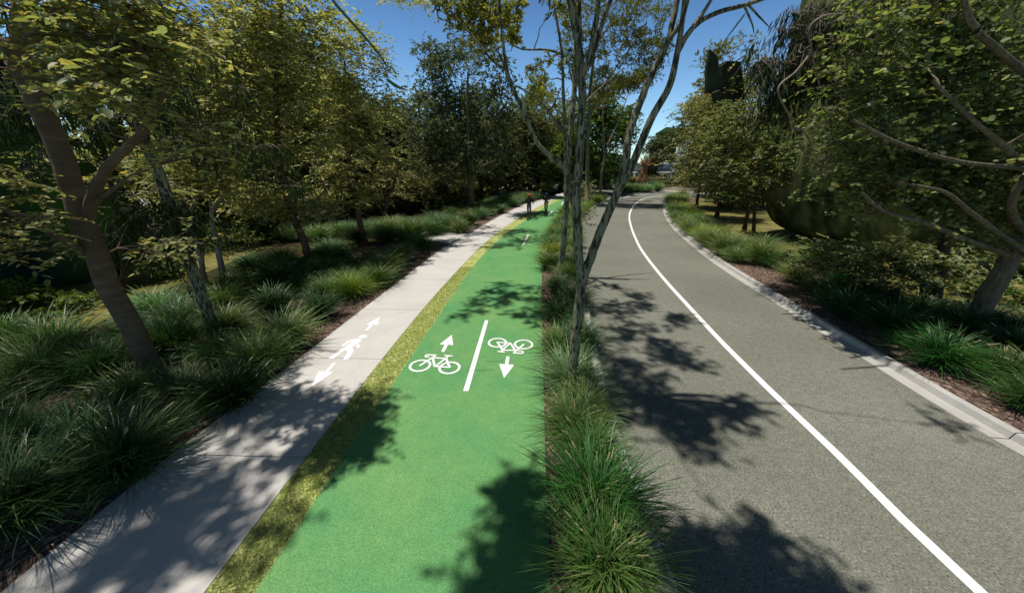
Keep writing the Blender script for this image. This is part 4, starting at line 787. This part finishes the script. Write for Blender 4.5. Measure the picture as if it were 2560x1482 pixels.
ORD = ['first', 'second', 'third', 'fourth', 'fifth', 'sixth', 'seventh', 'eighth', 'ninth', 'tenth', 'eleventh', 'twelfth', 'thirteenth', 'fourteenth', 'fifteenth', 'sixteenth', 'seventeenth', 'eighteenth', 'nineteenth', 'twentieth']
# median row, near end first: (px, py of the base, colour, size)
med = [(1510, 1450, 'olive', .86), (1487, 1290, 'bright green', .88), (1470, 1170, 'green', .76), (1435, 1090, 'olive', .78), (1462, 1040, 'pale green', .7), (1424, 975, 'blue-green', .88), (1400, 890, 'olive', .85), (1450, 870, 'dark green', .85), (1392, 800, 'dark green', .85), (1440, 770, 'dark green', .8), (1395, 735, 'dark green', .85), (1425, 700, 'olive', .85)]
for i, (px, py, c, s) in enumerate(med):
    p = G(px, py); tuft(p[0], p[1], .03, s, c, f'{c} grass tussock in the median, {ORD[i]} from the near end', 'grass tussocks in the median', i % 4)
Y = 13.0; i = 0
while Y < 44:
    a, b = float(E_gr(Y)), float(E_bl(Y)); w = b - a; n = 1 if w < 1.3 else (2 if w < 2.6 else 3)
    for k in range(n):
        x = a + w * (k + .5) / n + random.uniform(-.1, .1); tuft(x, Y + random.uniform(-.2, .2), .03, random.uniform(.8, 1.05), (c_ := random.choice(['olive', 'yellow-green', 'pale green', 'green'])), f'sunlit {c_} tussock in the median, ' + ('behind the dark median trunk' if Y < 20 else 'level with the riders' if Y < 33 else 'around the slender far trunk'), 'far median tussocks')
    Y += 1.1 + .015 * Y; i += 1
# right bed: front row then back row
front = [(2600, 1010, 'olive', 1.0), (2560, 1040, 'green', .7), (2480, 965, 'dark green', .9), (2335, 925, 'bright green', 1.0), (2215, 845, 'dark green', 1.0), (2105, 800, 'dark green', .95), (2040, 745, 'pale green', .85), (2095, 722, 'emerald green', .8), (1985, 712, 'pale green', .9), (2030, 680, 'emerald green', 1.0), (1945, 680, 'green', .9), (1900, 655, 'green', .95), (1850, 635, 'olive', .9), (1905, 630, 'green', .95), (1810, 610, 'olive', .9)]
for i, (px, py, c, s) in enumerate(front):
    p = G(px, py); tuft(p[0], p[1], .1, s, c, f'{c} grass tussock behind the right kerb, {ORD[i]} from the near end', 'grass tussocks behind the right kerb', i % 4)
Y = 13.5
while Y < 46:
    for k in range(2):
        x = float(E_rr(Y)) + .8 + k * .95 + random.uniform(-.15, .15); tuft(x, Y + random.uniform(-.3, .3), .1, random.uniform(.85, 1.15), (c_ := random.choice(['green', 'yellow-green', 'pale green', 'olive'])), f'sunlit {c_} tussock behind the right kerb, ' + ('before the twin-stemmed lawn tree' if Y < 20 else 'beside the middle lawn trees' if Y < 32 else 'where the road bends away'), 'far right-hand tussocks')
    Y += 1.35 + .01 * Y
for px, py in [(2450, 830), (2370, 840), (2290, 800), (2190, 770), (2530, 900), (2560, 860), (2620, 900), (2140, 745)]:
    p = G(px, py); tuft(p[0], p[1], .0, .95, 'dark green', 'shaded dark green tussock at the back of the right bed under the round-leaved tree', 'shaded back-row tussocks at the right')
# left bed: edge row along the footpath
lf = [(330, 1190, 'dark green', 1.1), (70, 1300, 'dark green', 1.1), (590, 1010, 'dark green', .95), (480, 1020, 'dark green', 1.0), (655, 925, 'olive', .9), (715, 865, 'pale green', .95), (800, 795, 'dark green', .9), (885, 740, 'yellow-green', .95), (820, 745, 'olive', .85), (965, 690, 'olive', .95), (925, 665, 'green', .9), (1055, 622, 'green', 1.05), (1010, 600, 'yellow-green', .95), (1000, 655, 'olive', .9)]
for i, (px, py, c, s) in enumerate(lf):
    p = G(px, py); tuft(p[0], p[1], 0, s, c, f'{c} grass tussock by the footpath edge, {ORD[i]} from the near end', 'grass tussocks along the footpath edge', i % 4)
for px, py, c, s in [(400, 800, 'blue-green', 1.1), (150, 900, 'green', 1.15), (30, 860, 'green', 1.0), (260, 950, 'dark green', 1.0)]:
    p = G(px, py); tuft(p[0], p[1], 0, s, c, {400: 'blue-green stiff grass tussock between the brown trunk and the mottled trunk', 150: 'wide green tussock left of the brown trunk', 30: 'half-seen green tussock at the left picture edge beside the leafy shrub', 260: 'dark green tussock at the foot of the brown trunk, on its left'}[px], 'grass tussocks around the left trunks')
rng = random.Random(8); nleft = 0
def free(x, y, d): return all((x - a) ** 2 + (y - b) ** 2 > d * d for a, b in TPOS)
for it in range(4000):
    Y = 1.6 + 12.5 * rng.random(); x = float(E_fl(Y)) - .5 - rng.random() * (3.8 + .1 * Y)
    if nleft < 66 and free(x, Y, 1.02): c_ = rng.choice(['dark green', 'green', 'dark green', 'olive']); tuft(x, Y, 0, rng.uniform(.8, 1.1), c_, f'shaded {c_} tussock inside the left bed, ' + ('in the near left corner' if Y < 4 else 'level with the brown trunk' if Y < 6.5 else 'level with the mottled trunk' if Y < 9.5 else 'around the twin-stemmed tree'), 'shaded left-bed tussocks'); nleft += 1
n2 = 0
for it in range(4000):
    Y = 17.5 + 26 * rng.random() ** 1.3; x = float(E_fl(Y)) - .55 - rng.random() * (2.8 if Y > 22 else 4.5)
    if n2 < 56 and free(x, Y, .95): c_ = rng.choice(['green', 'olive', 'blue-green', 'dark green', 'pale green']); tuft(x, Y, 0, rng.uniform(.95, 1.35), c_, f'{c_} tussock in the far left bed, ' + ('just past the side path' if Y < 25 else 'around the grey-green tree' if Y < 34 else 'beyond the grey-green tree by the riders'), 'far left-bed tussocks'); n2 += 1
for it, (px, py, c) in enumerate([(700, 590, 'emerald green'), (735, 600, 'pale green'), (845, 590, 'pale green'), (875, 585, 'blue-green'), (960, 590, 'pale green'), (925, 580, 'blue-green'), (800, 600, 'pale green'), (770, 580, 'pale green'), (1000, 570, 'green'), (640, 600, 'green'), (830, 640, 'blue-green'), (640, 680, 'blue-green'), (1050, 590, 'green')]):
    p = G(px, py)
    if free(p[0], p[1], .5): tuft(p[0], p[1], 0, 1.05, c, 'sunlit pale tussock behind the left-hand tree trunks beside the garden path', 'sunlit tussocks by the garden path')
rng_ = np.random.default_rng(99); nb = 34000; Yb = .3 + 13 * rng_.random(nb) ** 1.5; fx = rng_.random(nb)
xb = E_fr(Yb) + .01 + (E_gl(Yb) - E_fr(Yb) - .02) * fx; az = rng_.random(nb) * 6.283; Db = np.stack([np.cos(az), np.sin(az), .25 + .9 * rng_.random(nb)], -1); cg_ = np.array([(.40, .48, .17), (.50, .52, .24), (.30, .40, .12), (.62, .56, .33)])[rng_.integers(0, 4, nb)] * (.75 + .4 * rng_.random((nb, 1)))
Lb = .018 + .032 * rng_.random(nb); gm = leaf_mesh('grass', np.stack([xb, Yb, np.full(nb, .006)], -1), Db, rng_.normal(0, 1, (nb, 3)) + [0, 0, .3], Lb, np.where(rng_.random(nb) < .3, Lb * .5, .006), cg_, 'quad', .1)
tag(link('grass', gm, M['leaf']), 'short yellow-green grass and clover on the verge between footpath and bikeway', kind='stuff')
# ---------------------------------------------------------------- far island, hedge, sculpture
isl = [c3(p) for p in ((610, 1050), (780, 1075), (1000, 1055), (1330, 1028), (1425, 1012), (1420, 985), (1250, 900), (900, 870), (640, 900))]
o = gpoly('island_kerb', isl, .13, M['kerb'], thick=.18); o['label'] = 'pale kerb round the planted island'
ctr = np.mean([G(*p)[:2] for p in isl], axis=0)
gi = MB(); P = [ctr + (G(*p)[:2] - ctr) * .96 for p in isl]; gi.add([(p[0], p[1], .135) for p in P], [tuple(range(len(P)))]); tag(link('island_bed', gi.mesh('island_bed'), M['mulch']), kind='structure')
ni = 0
for it in range(900):
    a, b = rng.random(), rng.random(); px = 1556 + 92 * a; yb = np.interp(px, [1556, 1600, 1648], [487, 484, 481]); py = yb - b * 13; p = G(px, py)
    if ni < 34 and free(p[0], p[1], 1.0): tuft(p[0], p[1], .135, rng.uniform(1.2, 1.6), rng.choice(['green', 'olive', 'yellow-green', 'green', 'blue-green']), 'grass tussock on the far island in front of the woven sculpture', 'island tussocks'); ni += 1
def leafbox(name, label, cat, a, b, h, w, style, n, seed, scale=1.5):
    a = np.array(a, float); b = np.array(b, float); L = np.linalg.norm(b - a); rz = math.atan2(b[1] - a[1], b[0] - a[0]); rng_ = np.random.default_rng(seed); root = empty(name, (*((a + b) / 2), 0), rz, label, cat)
    C = (rng_.random((n, 3)) - .5) * np.array([L, w, 0]); C[:, 2] = h * (.15 + .8 * rng_.random(n) ** .6)
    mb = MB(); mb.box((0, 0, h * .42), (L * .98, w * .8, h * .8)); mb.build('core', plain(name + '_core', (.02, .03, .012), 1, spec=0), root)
    mb = MB()
    link('foliage', foliage('foliage', C, style, rng_, None, scale), M['leaf_far'], root); return root
h0 = G(1530, 470); h1 = G(1690, 470)
leafbox('clipped_hedge', 'long clipped olive hedge running behind the woven sculpture', 'hedge', (h0[0] - 3, 88), (h1[0] + 8, 84), 1.45, 1.6, 'pale', 420, 61)
leafbox('dark_hedge', 'low dark hedge at the right behind the island planting', 'hedge', G(1610, 470)[:2], G(1660, 468)[:2], 1.0, 1.4, 'back', 80, 62, 1.2)
p0, p1 = G(1680, 466), G(1770, 467); fr = empty('paling_fence', (*p0[:2], 0), math.atan2(p1[1] - p0[1], p1[0] - p0[0]), 'dark timber paling fence at the end of the road right of the hedge', 'fence'); Lf = float(np.linalg.norm(p1 - p0)); mb = MB(); wood = plain('weathered_timber', (.07, .065, .045), .9)
for k in range(int(Lf / .22)): mb.box((k * .22, 0, .8), (.16, .03, 1.55))
mb.build('paling', wood, fr); mb = MB(); mb.box((Lf / 2, .05, .45), (Lf, .05, .09)); mb.box((Lf / 2, .05, 1.25), (Lf, .05, .09)); mb.build('rail', wood, fr)
for k in range(5): mb = MB(); mb.box((Lf * k / 4, .13, .8), (.12, .1, 1.7)); mb.build('post', wood, fr)
# sculpture: woven bottle with branching top
sp = G(1601, 470); rust = plain('rusted_rods', (.24, .12, .05), .8, var=.35, vs=3); sc = empty('woven_sculpture', (sp[0], sp[1], 0), 0, 'tall rust-brown woven bottle sculpture with branching top behind the island grasses', 'sculpture')
def woven():
    mb = MB(); prof = lambda t: 1.0 * (1 - t) ** .75 * (.75 + .5 * math.sin(math.pi * min(1, t * 1.25 + .08))) + .36 * t + .06
    for k in range(44):
        for sgn in (-1, 1):
            a0 = k / 44 * 2 * math.pi; P = []
            for i in range(12): t = i / 11; a = a0 + sgn * t * 1.5; r = prof(t); P.append((r * math.cos(a) + .3 * t, r * math.sin(a), 3.9 * t))
            mb.tube(P, .035, 4, cap=False)
    for i in range(16): t = i / 15; r = prof(t) - .01; mb.tube([(r * math.cos(a) + .3 * t, r * math.sin(a), 3.9 * t) for a in np.linspace(0, 2 * math.pi, 20)], .03, 4, cap=False)
    return mb
woven().build('woven_body', rust, sc, True); mb = MB()
V = [];
for i in range(10):
    t = i / 9; r = .85 * ((1 - t) ** .75 * (.75 + .5 * math.sin(math.pi * min(1, t * 1.25 + .08))) + .36 * t + .06); V.append((.3 * t, 0, 3.9 * t, r))
mb.tube([v[:3] for v in V], [v[3] for v in V], 20); mb.build('inner_core', plain('rust_core', (.1, .05, .022), .95), sc, True)
rs = random.Random(4)
for k in range(16):
    a = k / 16 * 6.28 + rs.random() * .3; up = rs.uniform(.1, 1.0); L = rs.uniform(1.3, 2.2); d = Vector((math.cos(a), math.sin(a), up * 1.4)).normalized(); p = Vector((.3, 0, 3.8)); mb = MB()
    q = p + d * L * .5 + Vector((0, 0, .1)); e = p + d * L + Vector((0, 0, .25 * L * up)); mb.tube([p, q, e], [.11, .08, .04], 6)
    for s in range(3): mb.tube([q, q + (e - q) * .6 + Vector((rs.uniform(-.3, .3), rs.uniform(-.3, .3), rs.uniform(0, .4)))], [.045, .02], 5)
    mb.build('branch', rust, sc, True)
# ---------------------------------------------------------------- far pale building
bl = PT(1690, 440, 104); B = empty('pale_building', (bl[0] - 6, 104, 0), math.radians(6), 'low pale building with stepped white canopy roofs behind the hedge', 'building'); B.scale = (1, 1, .68)
conc = plain('white_render', (.62, .62, .62), .6, var=.1, vs=.6); wallm = plain('dark_wall', (.07, .085, .1), .7, var=.3, vs=.3); glass = plain('dark_glazing', (.03, .045, .06), .15)  # lower walls are a dark blue-grey, mottled at random
def canopy(x0, x1, y0, y1, z, t=.45, curl=.5):
    mb = MB(); n = 14; V = []; F = []
    for i in range(n + 1):
        s = i / n; x = x0 + (x1 - x0) * s; zz = z + curl * (abs(s - .5) * 2) ** 3
        V += [(x, y0, zz), (x, y1, zz + .3), (x, y1, zz + .3 - t), (x, y0, zz - t)]
        if i: a = 4 * (i - 1); F += [(a + k, a + (k + 1) % 4, a + 4 + (k + 1) % 4, a + 4 + k) for k in range(4)]
    F += [(0, 1, 2, 3), (4 * n + 3, 4 * n + 2, 4 * n + 1, 4 * n)]; mb.add(V, F); return mb.build('roof', conc, B)
mb = MB(); mb.box((2, 6, 2.2), (26, 10, 4.4)); mb.build('wall', wallm, B, bevel=.1)
mb = MB(); mb.box((6.5, 6, 5.6), (9, 8, 2.6)); mb.build('upper_wall', plain('grey_wall', (.22, .26, .28), .7), B, bevel=.1)
canopy(-3.5, 6, -1.2, 7, 3.4, curl=.4); canopy(3.5, 12, .5, 9, 6.9, curl=.3); canopy(-16, -6, -1, 6, 3.3, curl=.2)
mb = MB(); mb.tube([(4.2, -.8, 0), (4.2, -.8, 3.1)], .3, 14); mb.build('column', conc, B, True); mb = MB(); mb.tube([(5.2, .6, 3.4), (6.0, 1.0, 5.0), (6.6, 1.2, 6.6)], [.45, .4, .5], 12); mb.build('column', conc, B, True)
mb = MB(); mb.tube([(-7, -.6, 0), (-7, -.6, 3.1)], .3, 14); mb.build('column', conc, B, True)
for k in range(6): mb = MB(); mb.box((-9 + 3.4 * k, .97, 1.6), (2.6, .08, 2.2)); w_ = mb.build('window', glass, B); mb = MB(); mb.box((-9 + 3.4 * k, .9, 2.75), (2.8, .12, .1)); mb.box((-9 + 3.4 * k, .9, .45), (2.8, .12, .1)); mb.build('frame', conc, w_)
# --- hills
mb = []; V = []; F = []; n = 70
for i in range(n + 1):
    x = -420 + 840 * i / n; h = 17 + 9 * math.sin(i * .37) + 5 * math.sin(i * 1.3 + 1) + random.uniform(-1, 1); V += [(x, 330, -1), (x, 350, h * .8), (x, 380, h), (x, 460, -1)]
    if i: a = 4 * (i - 1); F += [(a, a + 4, a + 5, a + 1), (a + 1, a + 5, a + 6, a + 2), (a + 2, a + 6, a + 7, a + 3)]
hm, nt, bs = newmat('hill_woods'); r = ramp(nt, noise(nt, coords(nt), .12, 6, .7), [(.35, (.012, .025, .03)), (.6, (.04, .07, .055)), (.75, (.08, .11, .08))]); nt.links.new(r.outputs[0], bs.inputs['Base Color']); bs.inputs['Roughness'].default_value = 1
tag(link('hills', pymesh('hills', V, F, True), hm), kind='structure')

# ---------------------------------------------------------------- shrubs
def shrub(name, label, px, py, r, h, style, n, seed, scale=1.0, bark='bark_dark'):
    rng_ = np.random.default_rng(seed); b = G(px, py); C = ell((0, 0, h * .55), (r, r, h * .5), n, rng_, .2); C = C[C[:, 2] > .1]; LB = []
    for k in range(5):
        a = k * 1.26 + rng_.random(); LB.append((np.array([(0, 0, -.02), (.15 * r * math.cos(a), .15 * r * math.sin(a), h * .25), (.5 * r * math.cos(a), .5 * r * math.sin(a), h * .6)]), np.array([.02, .015, .008])))
    root = empty(name, (b[0], b[1], 0), 0, label, 'shrub'); link('stems', tubes_mesh('stems', grow(LB, C, rng_, .006), np.zeros(3)), M[bark], root); link('foliage', foliage('foliage', C, style, rng_, None, scale), M['leaf'], root); return root
STY['shrubl'] = dict(STY['round'], kind='leaf', L=.09, W=.06, tw=4, tl=.2, cr=.18, cols=[(.1, .17, .035), (.07, .13, .03), (.16, .19, .04)])
shrub('leafy_shrub', 'yellow-green leafy shrub at the left edge below the dark canopy', 40, 790, .9, 1.0, 'shrubl', 60, 81)
shrub('leafy_shrub', 'low spreading leafy shrub left of the brown trunk', 190, 775, .8, .5, 'shrubl', 34, 82)
shrub('leafy_shrub', 'dark leafy shrub on the bank between the thin dark stem and the mottled trunk', 420, 690, 1.2, .8, 'shrubl', 60, 83)
shrub('leafy_shrub', 'bright leafy shrub behind the twin-stemmed tree', 590, 620, 1.6, 1.6, 'shrubl', 70, 84, 1.3)
shrub('leafy_shrub', 'yellow-leaved shrub behind the leaning trunk at the right edge', 2540, 760, .9, .8, 'shrubl', 40, 85)
shrub('leafy_shrub', 'green shrub on the right lawn under the round-leaved branches', 2420, 735, .8, .6, 'shrubl', 30, 86)
shrub('twiggy_shrub', 'sparse dark twiggy shrub sprawling over the median grasses', 1442, 560, 1.5, 1.6, 'shrubl', 26, 87, 1.2)
shrub('cream_shrub', 'cream-flecked shrub in the median left of the slender tree', 1455, 505, 1.4, 2.6, 'pale', 40, 88, 1.2)
shrub('lawn_shrub', 'rounded green shrub at the back of the right lawn', 1840, 525, 1.3, 1.4, 'shrubl', 40, 89, 1.5)

# ---------------------------------------------------------------- car
def car(loc, rz, label):
    r = empty('parked_car', loc, rz, label, 'car'); paint = plain('silver_paint', (.42, .43, .44), .3, .3, var=.05); dark = plain('car_glass', (.02, .025, .03), .08); rub = plain('tyre_rubber', (.02, .02, .02), .8)
    prof = [(-2.2, .35), (-2.25, .75), (-2.1, .98), (-1.6, 1.02), (-1.1, 1.38), (.3, 1.42), (1.0, 1.0), (1.9, .88), (2.2, .65), (2.2, .35)]; V = []; F = []; n = len(prof)
    for sx, wf in ((-1, 1), (1, 1)):
        for (y, z) in prof: V.append((sx * (.87 if z < 1.1 else .66), y, z))
    F = [tuple(range(n)), tuple(range(n, 2 * n))[::-1]] + [(i, i + n, (i + 1) % n + n, (i + 1) % n) for i in range(n)]
    mb = MB(); mb.add(V, F); mb.build('body', paint, r, bevel=.06)
    for a, b, c, d in (((-1.55, 1.06), (-1.13, 1.36), .6, 'rear_window'), ((.35, 1.39), (.95, 1.05), .6, 'windscreen')):
        m_ = MB(); m_.add([(-.62, a[0], a[1] + .02), (.62, a[0], a[1] + .02), (.58, b[0], b[1] + .02), (-.58, b[0], b[1] + .02)], [(0, 1, 2, 3)]); m_.build(d, dark, r)
    for sx in (-1, 1):
        m_ = MB(); m_.add([(sx * .80, -1.2, 1.05), (sx * .80, .7, 1.05), (sx * .69, .25, 1.33), (sx * .69, -1.0, 1.33)], [(0, 1, 2, 3)]); m_.build('side_window', dark, r)
        for y in (-1.4, 1.35):
            m_ = MB(); m_.disc((sx * .8, y, .33), .33, .2); w = m_.build('wheel', rub, r, bevel=.03); m_ = MB(); m_.disc((sx * .9, y, .33), .2, .03); m_.build('rim', paint, w)
        m_ = MB(); m_.box((sx * .66, -2.22, .78), (.34, .08, .14)); m_.build('tail_light', plain('tail_lamp', (.3, .02, .02), .3), r); m_ = MB(); m_.box((sx * .66, 2.12, .7), (.34, .1, .14)); m_.build('headlight', plain('head_lamp', (.6, .6, .6), .1), r)
    return r
cp = G(1508, 466); car((cp[0], cp[1], 0.0), math.radians(205), 'light grey car parked beyond the median, partly hidden by the slender tree')

# ---------------------------------------------------------------- riders on scooters
def skin_mesh(name, verts, edges, radii, mat, parent, sub=2, root=0):
    me = bpy.data.meshes.new(name); me.from_pydata([tuple(v) for v in verts], edges, []); o = link(name, me, mat, parent)
    md = o.modifiers.new('skin', 'SKIN'); md.use_smooth_shade = True
    for i, r in enumerate(radii):
        d = me.skin_vertices[0].data[i]; d.radius = (r, r) if not isinstance(r, tuple) else r; d.use_root = (i == root)
    s = o.modifiers.new('sub', 'SUBSURF'); s.levels = sub; s.render_levels = sub; return o
skinm = plain('skin', (.42, .25, .17), .55, var=.05)
def rider(loc, rz, H, jacket, trousers, shoe, helmet, label, woman=False, hemcol=None):
    k = H / 1.78; r = empty('person', loc, rz, label, 'person'); z0 = 0
    def S(*p): return (p[0] * k, p[1] * k, p[2] * k)
    sh = .19 if woman else .235; hp = .095
    J = dict(pel=(0, 0, .95), abd=(0, .01, 1.12), che=(0, .0, 1.33), nk=(0, 0, 1.50), hd=(0, .03, 1.62), top=(0, .02, 1.72),
             hl=(-hp, 0, .90), hr=(hp, 0, .90), kl=(-.09, .06, .50), kr=(.10, .02, .49), al=(-.07, .16, .10), ar=(.08, -.14, .10), tl=(-.07, .30, .045), tr=(.09, .0, .045),
             sl=(-sh, 0, 1.43), sr=(sh, 0, 1.43), el=(-sh - .07, .08, 1.17), er=(sh + .07, .08, 1.17), wl=(-.22, .33, 1.10), wr=(.22, .33, 1.10), fl=(-.22, .41, 1.07), fr=(.22, .41, 1.07))
    def sk(name, names, E, R, mat, root=0): return skin_mesh(name, [S(*J[n]) for n in names], E, [(a[0] * k, a[1] * k) if isinstance(a, tuple) else a * k for a in R], mat, r, 2, root)
    nm = ['pel', 'abd', 'che', 'nk', 'hd', 'top', 'hl', 'hr', 'kl', 'kr', 'al', 'ar', 'tl', 'tr', 'sl', 'sr', 'el', 'er', 'wl', 'wr', 'fl', 'fr']
    I = {n: i for i, n in enumerate(nm)}; E = [('pel', 'abd'), ('abd', 'che'), ('che', 'nk'), ('nk', 'hd'), ('hd', 'top'), ('pel', 'hl'), ('pel', 'hr'), ('hl', 'kl'), ('hr', 'kr'), ('kl', 'al'), ('kr', 'ar'), ('al', 'tl'), ('ar', 'tr'), ('che', 'sl'), ('che', 'sr'), ('sl', 'el'), ('sr', 'er'), ('el', 'wl'), ('er', 'wr'), ('wl', 'fl'), ('wr', 'fr')]
    RR = dict(pel=(.13, .1), abd=(.12, .09), che=(.14, .1), nk=.05, hd=.088, top=.07, hl=.08, hr=.08, kl=.052, kr=.052, al=.035, ar=.035, tl=.03, tr=.03, sl=.05, sr=.05, el=.036, er=.036, wl=.025, wr=.025, fl=.03, fr=.03)
    sk('body', nm, [(I[a], I[b]) for a, b in E], [RR[n] for n in nm], skinm)
    jn = ['pel', 'abd', 'che', 'sl', 'sr', 'el', 'er', 'wl', 'wr', 'nk']; I2 = {n: i for i, n in enumerate(jn)}; JR = dict(pel=(.19, .14) if not woman else (.16, .125), abd=(.165, .125) if not woman else (.135, .11), che=(.205, .14) if not woman else (.165, .12), sl=.09, sr=.09, el=.072, er=.072, wl=.045, wr=.045, nk=.062)
    sk('jacket', jn, [(I2[a], I2[b]) for a, b in (('pel', 'abd'), ('abd', 'che'), ('che', 'sl'), ('che', 'sr'), ('sl', 'el'), ('sr', 'er'), ('el', 'wl'), ('er', 'wr'), ('che', 'nk'))], [JR[n] for n in jn], jacket)
    J['pl'] = (0, 0, .93); tn_ = ['pl', 'hl', 'hr', 'kl', 'kr', 'al', 'ar']; I3 = {n: i for i, n in enumerate(tn_)}
    sk('trousers', tn_, [(I3[a], I3[b]) for a, b in (('pl', 'hl'), ('pl', 'hr'), ('hl', 'kl'), ('hr', 'kr'), ('kl', 'al'), ('kr', 'ar'))], [(.145, .115), .1, .1, .072, .072, .055, .055], trousers)
    for a, b in (('al', 'tl'), ('ar', 'tr')):
        p, q = Vector(J[a]), Vector(J[b]); mb = MB(); mb.tube([S(*(p + Vector((0, -.06, -.04)))), S(*(p + Vector((0, 0, -.045)))), S(*q)], [.045 * k, .05 * k, .035 * k], 10); mb.build('shoe', shoe, r, True)
    if woman:
        mb = MB(); mb.tube([S(0, 0, .99), S(0, -.0, .86), S(0, 0, .78)], [.15 * k, .165 * k, .17 * k], 18); mb.build('skirt_hem', hemcol, r, True)
    # helmet: dome with brim and vents, hair below, face in front
    hd = Vector(S(0, .03, 1.665)); bm = bmesh.new(); bmesh.ops.create_uvsphere(bm, u_segments=24, v_segments=14, radius=1)
    for v in list(bm.verts):
        z = v.co.z; v.co = Vector((v.co.x * .118, v.co.y * .145 - .01, max(z, -.35) * .115)) * k * (1 + .04 * math.cos(6 * math.atan2(v.co.y, v.co.x)) * max(0, z))
    me = bpy.data.meshes.new('helmet'); bm.to_mesh(me); bm.free(); link('helmet', me, helmet, r, hd, True)
    mb = MB()
    for i in range(5):
        a = -1.0 + .5 * i; mb.box(hd + Vector((math.sin(a) * .085 * k, -.1 * k * math.cos(a * .6), .05 * k)), (.022 * k, .07 * k, .045 * k), rz=-a)
    mb.build('helmet_vent', plain('vent_black', (.02, .02, .02)), r)
    hair = plain('hair', (.03, .02, .015), .7); bm = bmesh.new(); bmesh.ops.create_uvsphere(bm, u_segments=18, v_segments=12, radius=1)
    for v in bm.verts: v.co = Vector((v.co.x * .098, v.co.y * .1 - .03, v.co.z * .12)) * k
    me = bpy.data.meshes.new('hair'); bm.to_mesh(me); bm.free(); link('hair', me, hair, r, Vector(S(0, .0, 1.62)), True)
    mb = MB(); mb.tube([S(0, .12, 1.64), S(0, .15, 1.60)], [.01 * k, .018 * k], 8); mb.build('nose', skinm, r, True)
    for s_ in (-1, 1): mb = MB(); mb.tube([S(s_ * .035, .115, 1.645), S(s_ * .035, .122, 1.645)], .012 * k, 8); mb.build('eye', hair, r, True)
    return r, J, k
def scooter(loc, rz, label, lamp):
    r = empty('electric_scooter', loc, rz, label, 'scooter'); bl_ = plain('scooter_black', (.03, .03, .03), .4); al = plain('scooter_alloy', (.35, .35, .36), .35, .8)
    for nm_, y in (('rear_wheel', -.48), ('front_wheel', .62)):
        mb = MB(); mb.disc((0, y, .12), .12, .06, 'X', 22); w = mb.build(nm_, bl_, r, bevel=.012); mb = MB(); mb.disc((0, y, .12), .06, .075, 'X', 16); mb.build('rim', al, w)
    mb = MB(); mb.box((0, .05, .13), (.17, .8, .045)); mb.build('deck', bl_, r, bevel=.012)
    mb = MB(); mb.tube([(0, -.62, .2), (0, -.52, .26), (0, -.4, .24), (0, -.34, .17)], .035, 8); mb.build('fender', bl_, r, True); mb = MB(); mb.box((0, -.63, .24), (.09, .03, .06)); mb.build('tail_light', lamp, r, bevel=.008)
    mb = MB(); mb.tube([(0, .45, .15), (0, .58, .2), (0, .52, .6), (0, .44, 1.15)], .025, 10); mb.build('stem', bl_, r, True); mb = MB(); mb.tube([(-.3, .42, 1.17), (-.1, .44, 1.16), (.1, .44, 1.16), (.3, .42, 1.17)], .016, 8); mb.build('handlebar', al, r, True)
    for s_ in (-1, 1): mb = MB(); mb.tube([(s_ * .18, .43, 1.165), (s_ * .31, .42, 1.17)], .024, 8); mb.build('grip', bl_, r, True)
    return r
cj = plain('black_cloth', (.014, .013, .022), .8, var=.2); cg = plain('charcoal_cloth', (.028, .032, .036), .85, var=.2); shoes = plain('dark_shoe', (.05, .05, .05), .7)
redp = plain('red_shell', (.62, .02, .015), .35, var=.1); bluep = plain('blue_shell', (.05, .13, .62), .35, var=.1); hem = plain('sage_cloth', (.28, .34, .28), .85); tan = plain('tan_leather', (.30, .10, .03), .6)
lampm = plain('tail_lens', (.5, .06, .03), .3)
heading = -math.atan2(float(E_gl(30) - E_gl(22)), 8.0)
p = G(1322, 549); scooter((p[0], p[1], .013), heading, 'electric scooter ridden by the person in the red helmet', lampm)
rider((p[0] + .0, p[1], .155), heading, 1.80, cj, cg, shoes, redp, 'person in black jacket and red helmet standing on a scooter on the green path')
p = G(1364, 536.5); scooter((p[0], p[1], .013), heading - .05, 'electric scooter ridden by the person in the blue helmet', lampm)
rider((p[0], p[1], .155), heading - .05, 1.66, plain('black_top', (.02, .022, .018), .8), plain('black_leggings', (.012, .013, .013), .8), shoes, bluep, 'person in dark top and blue helmet riding ahead of the other', True, hem)
q = Vector((p[0], p[1], .155)); bagE = empty('shoulder_bag', q, heading - .05, 'tan shoulder bag hanging at the right hip of the person in the blue helmet', 'bag')
mb = MB(); mb.box((.16, -.13, .90), (.17, .08, .2), rz=.3); mb.build('bag_body', tan, bagE, bevel=.02)
mb = MB(); mb.tube([(.15, -.13, 1.0), (.07, -.15, 1.12), (-.04, -.155, 1.28), (-.11, -.1, 1.39), (-.12, .0, 1.42), (-.06, .12, 1.33), (.06, .13, 1.15), (.16, .05, 1.0), (.17, -.06, .96)], .016, 6); mb.build('strap', tan, bagE, True)

print('TUFTS', len(TPOS))
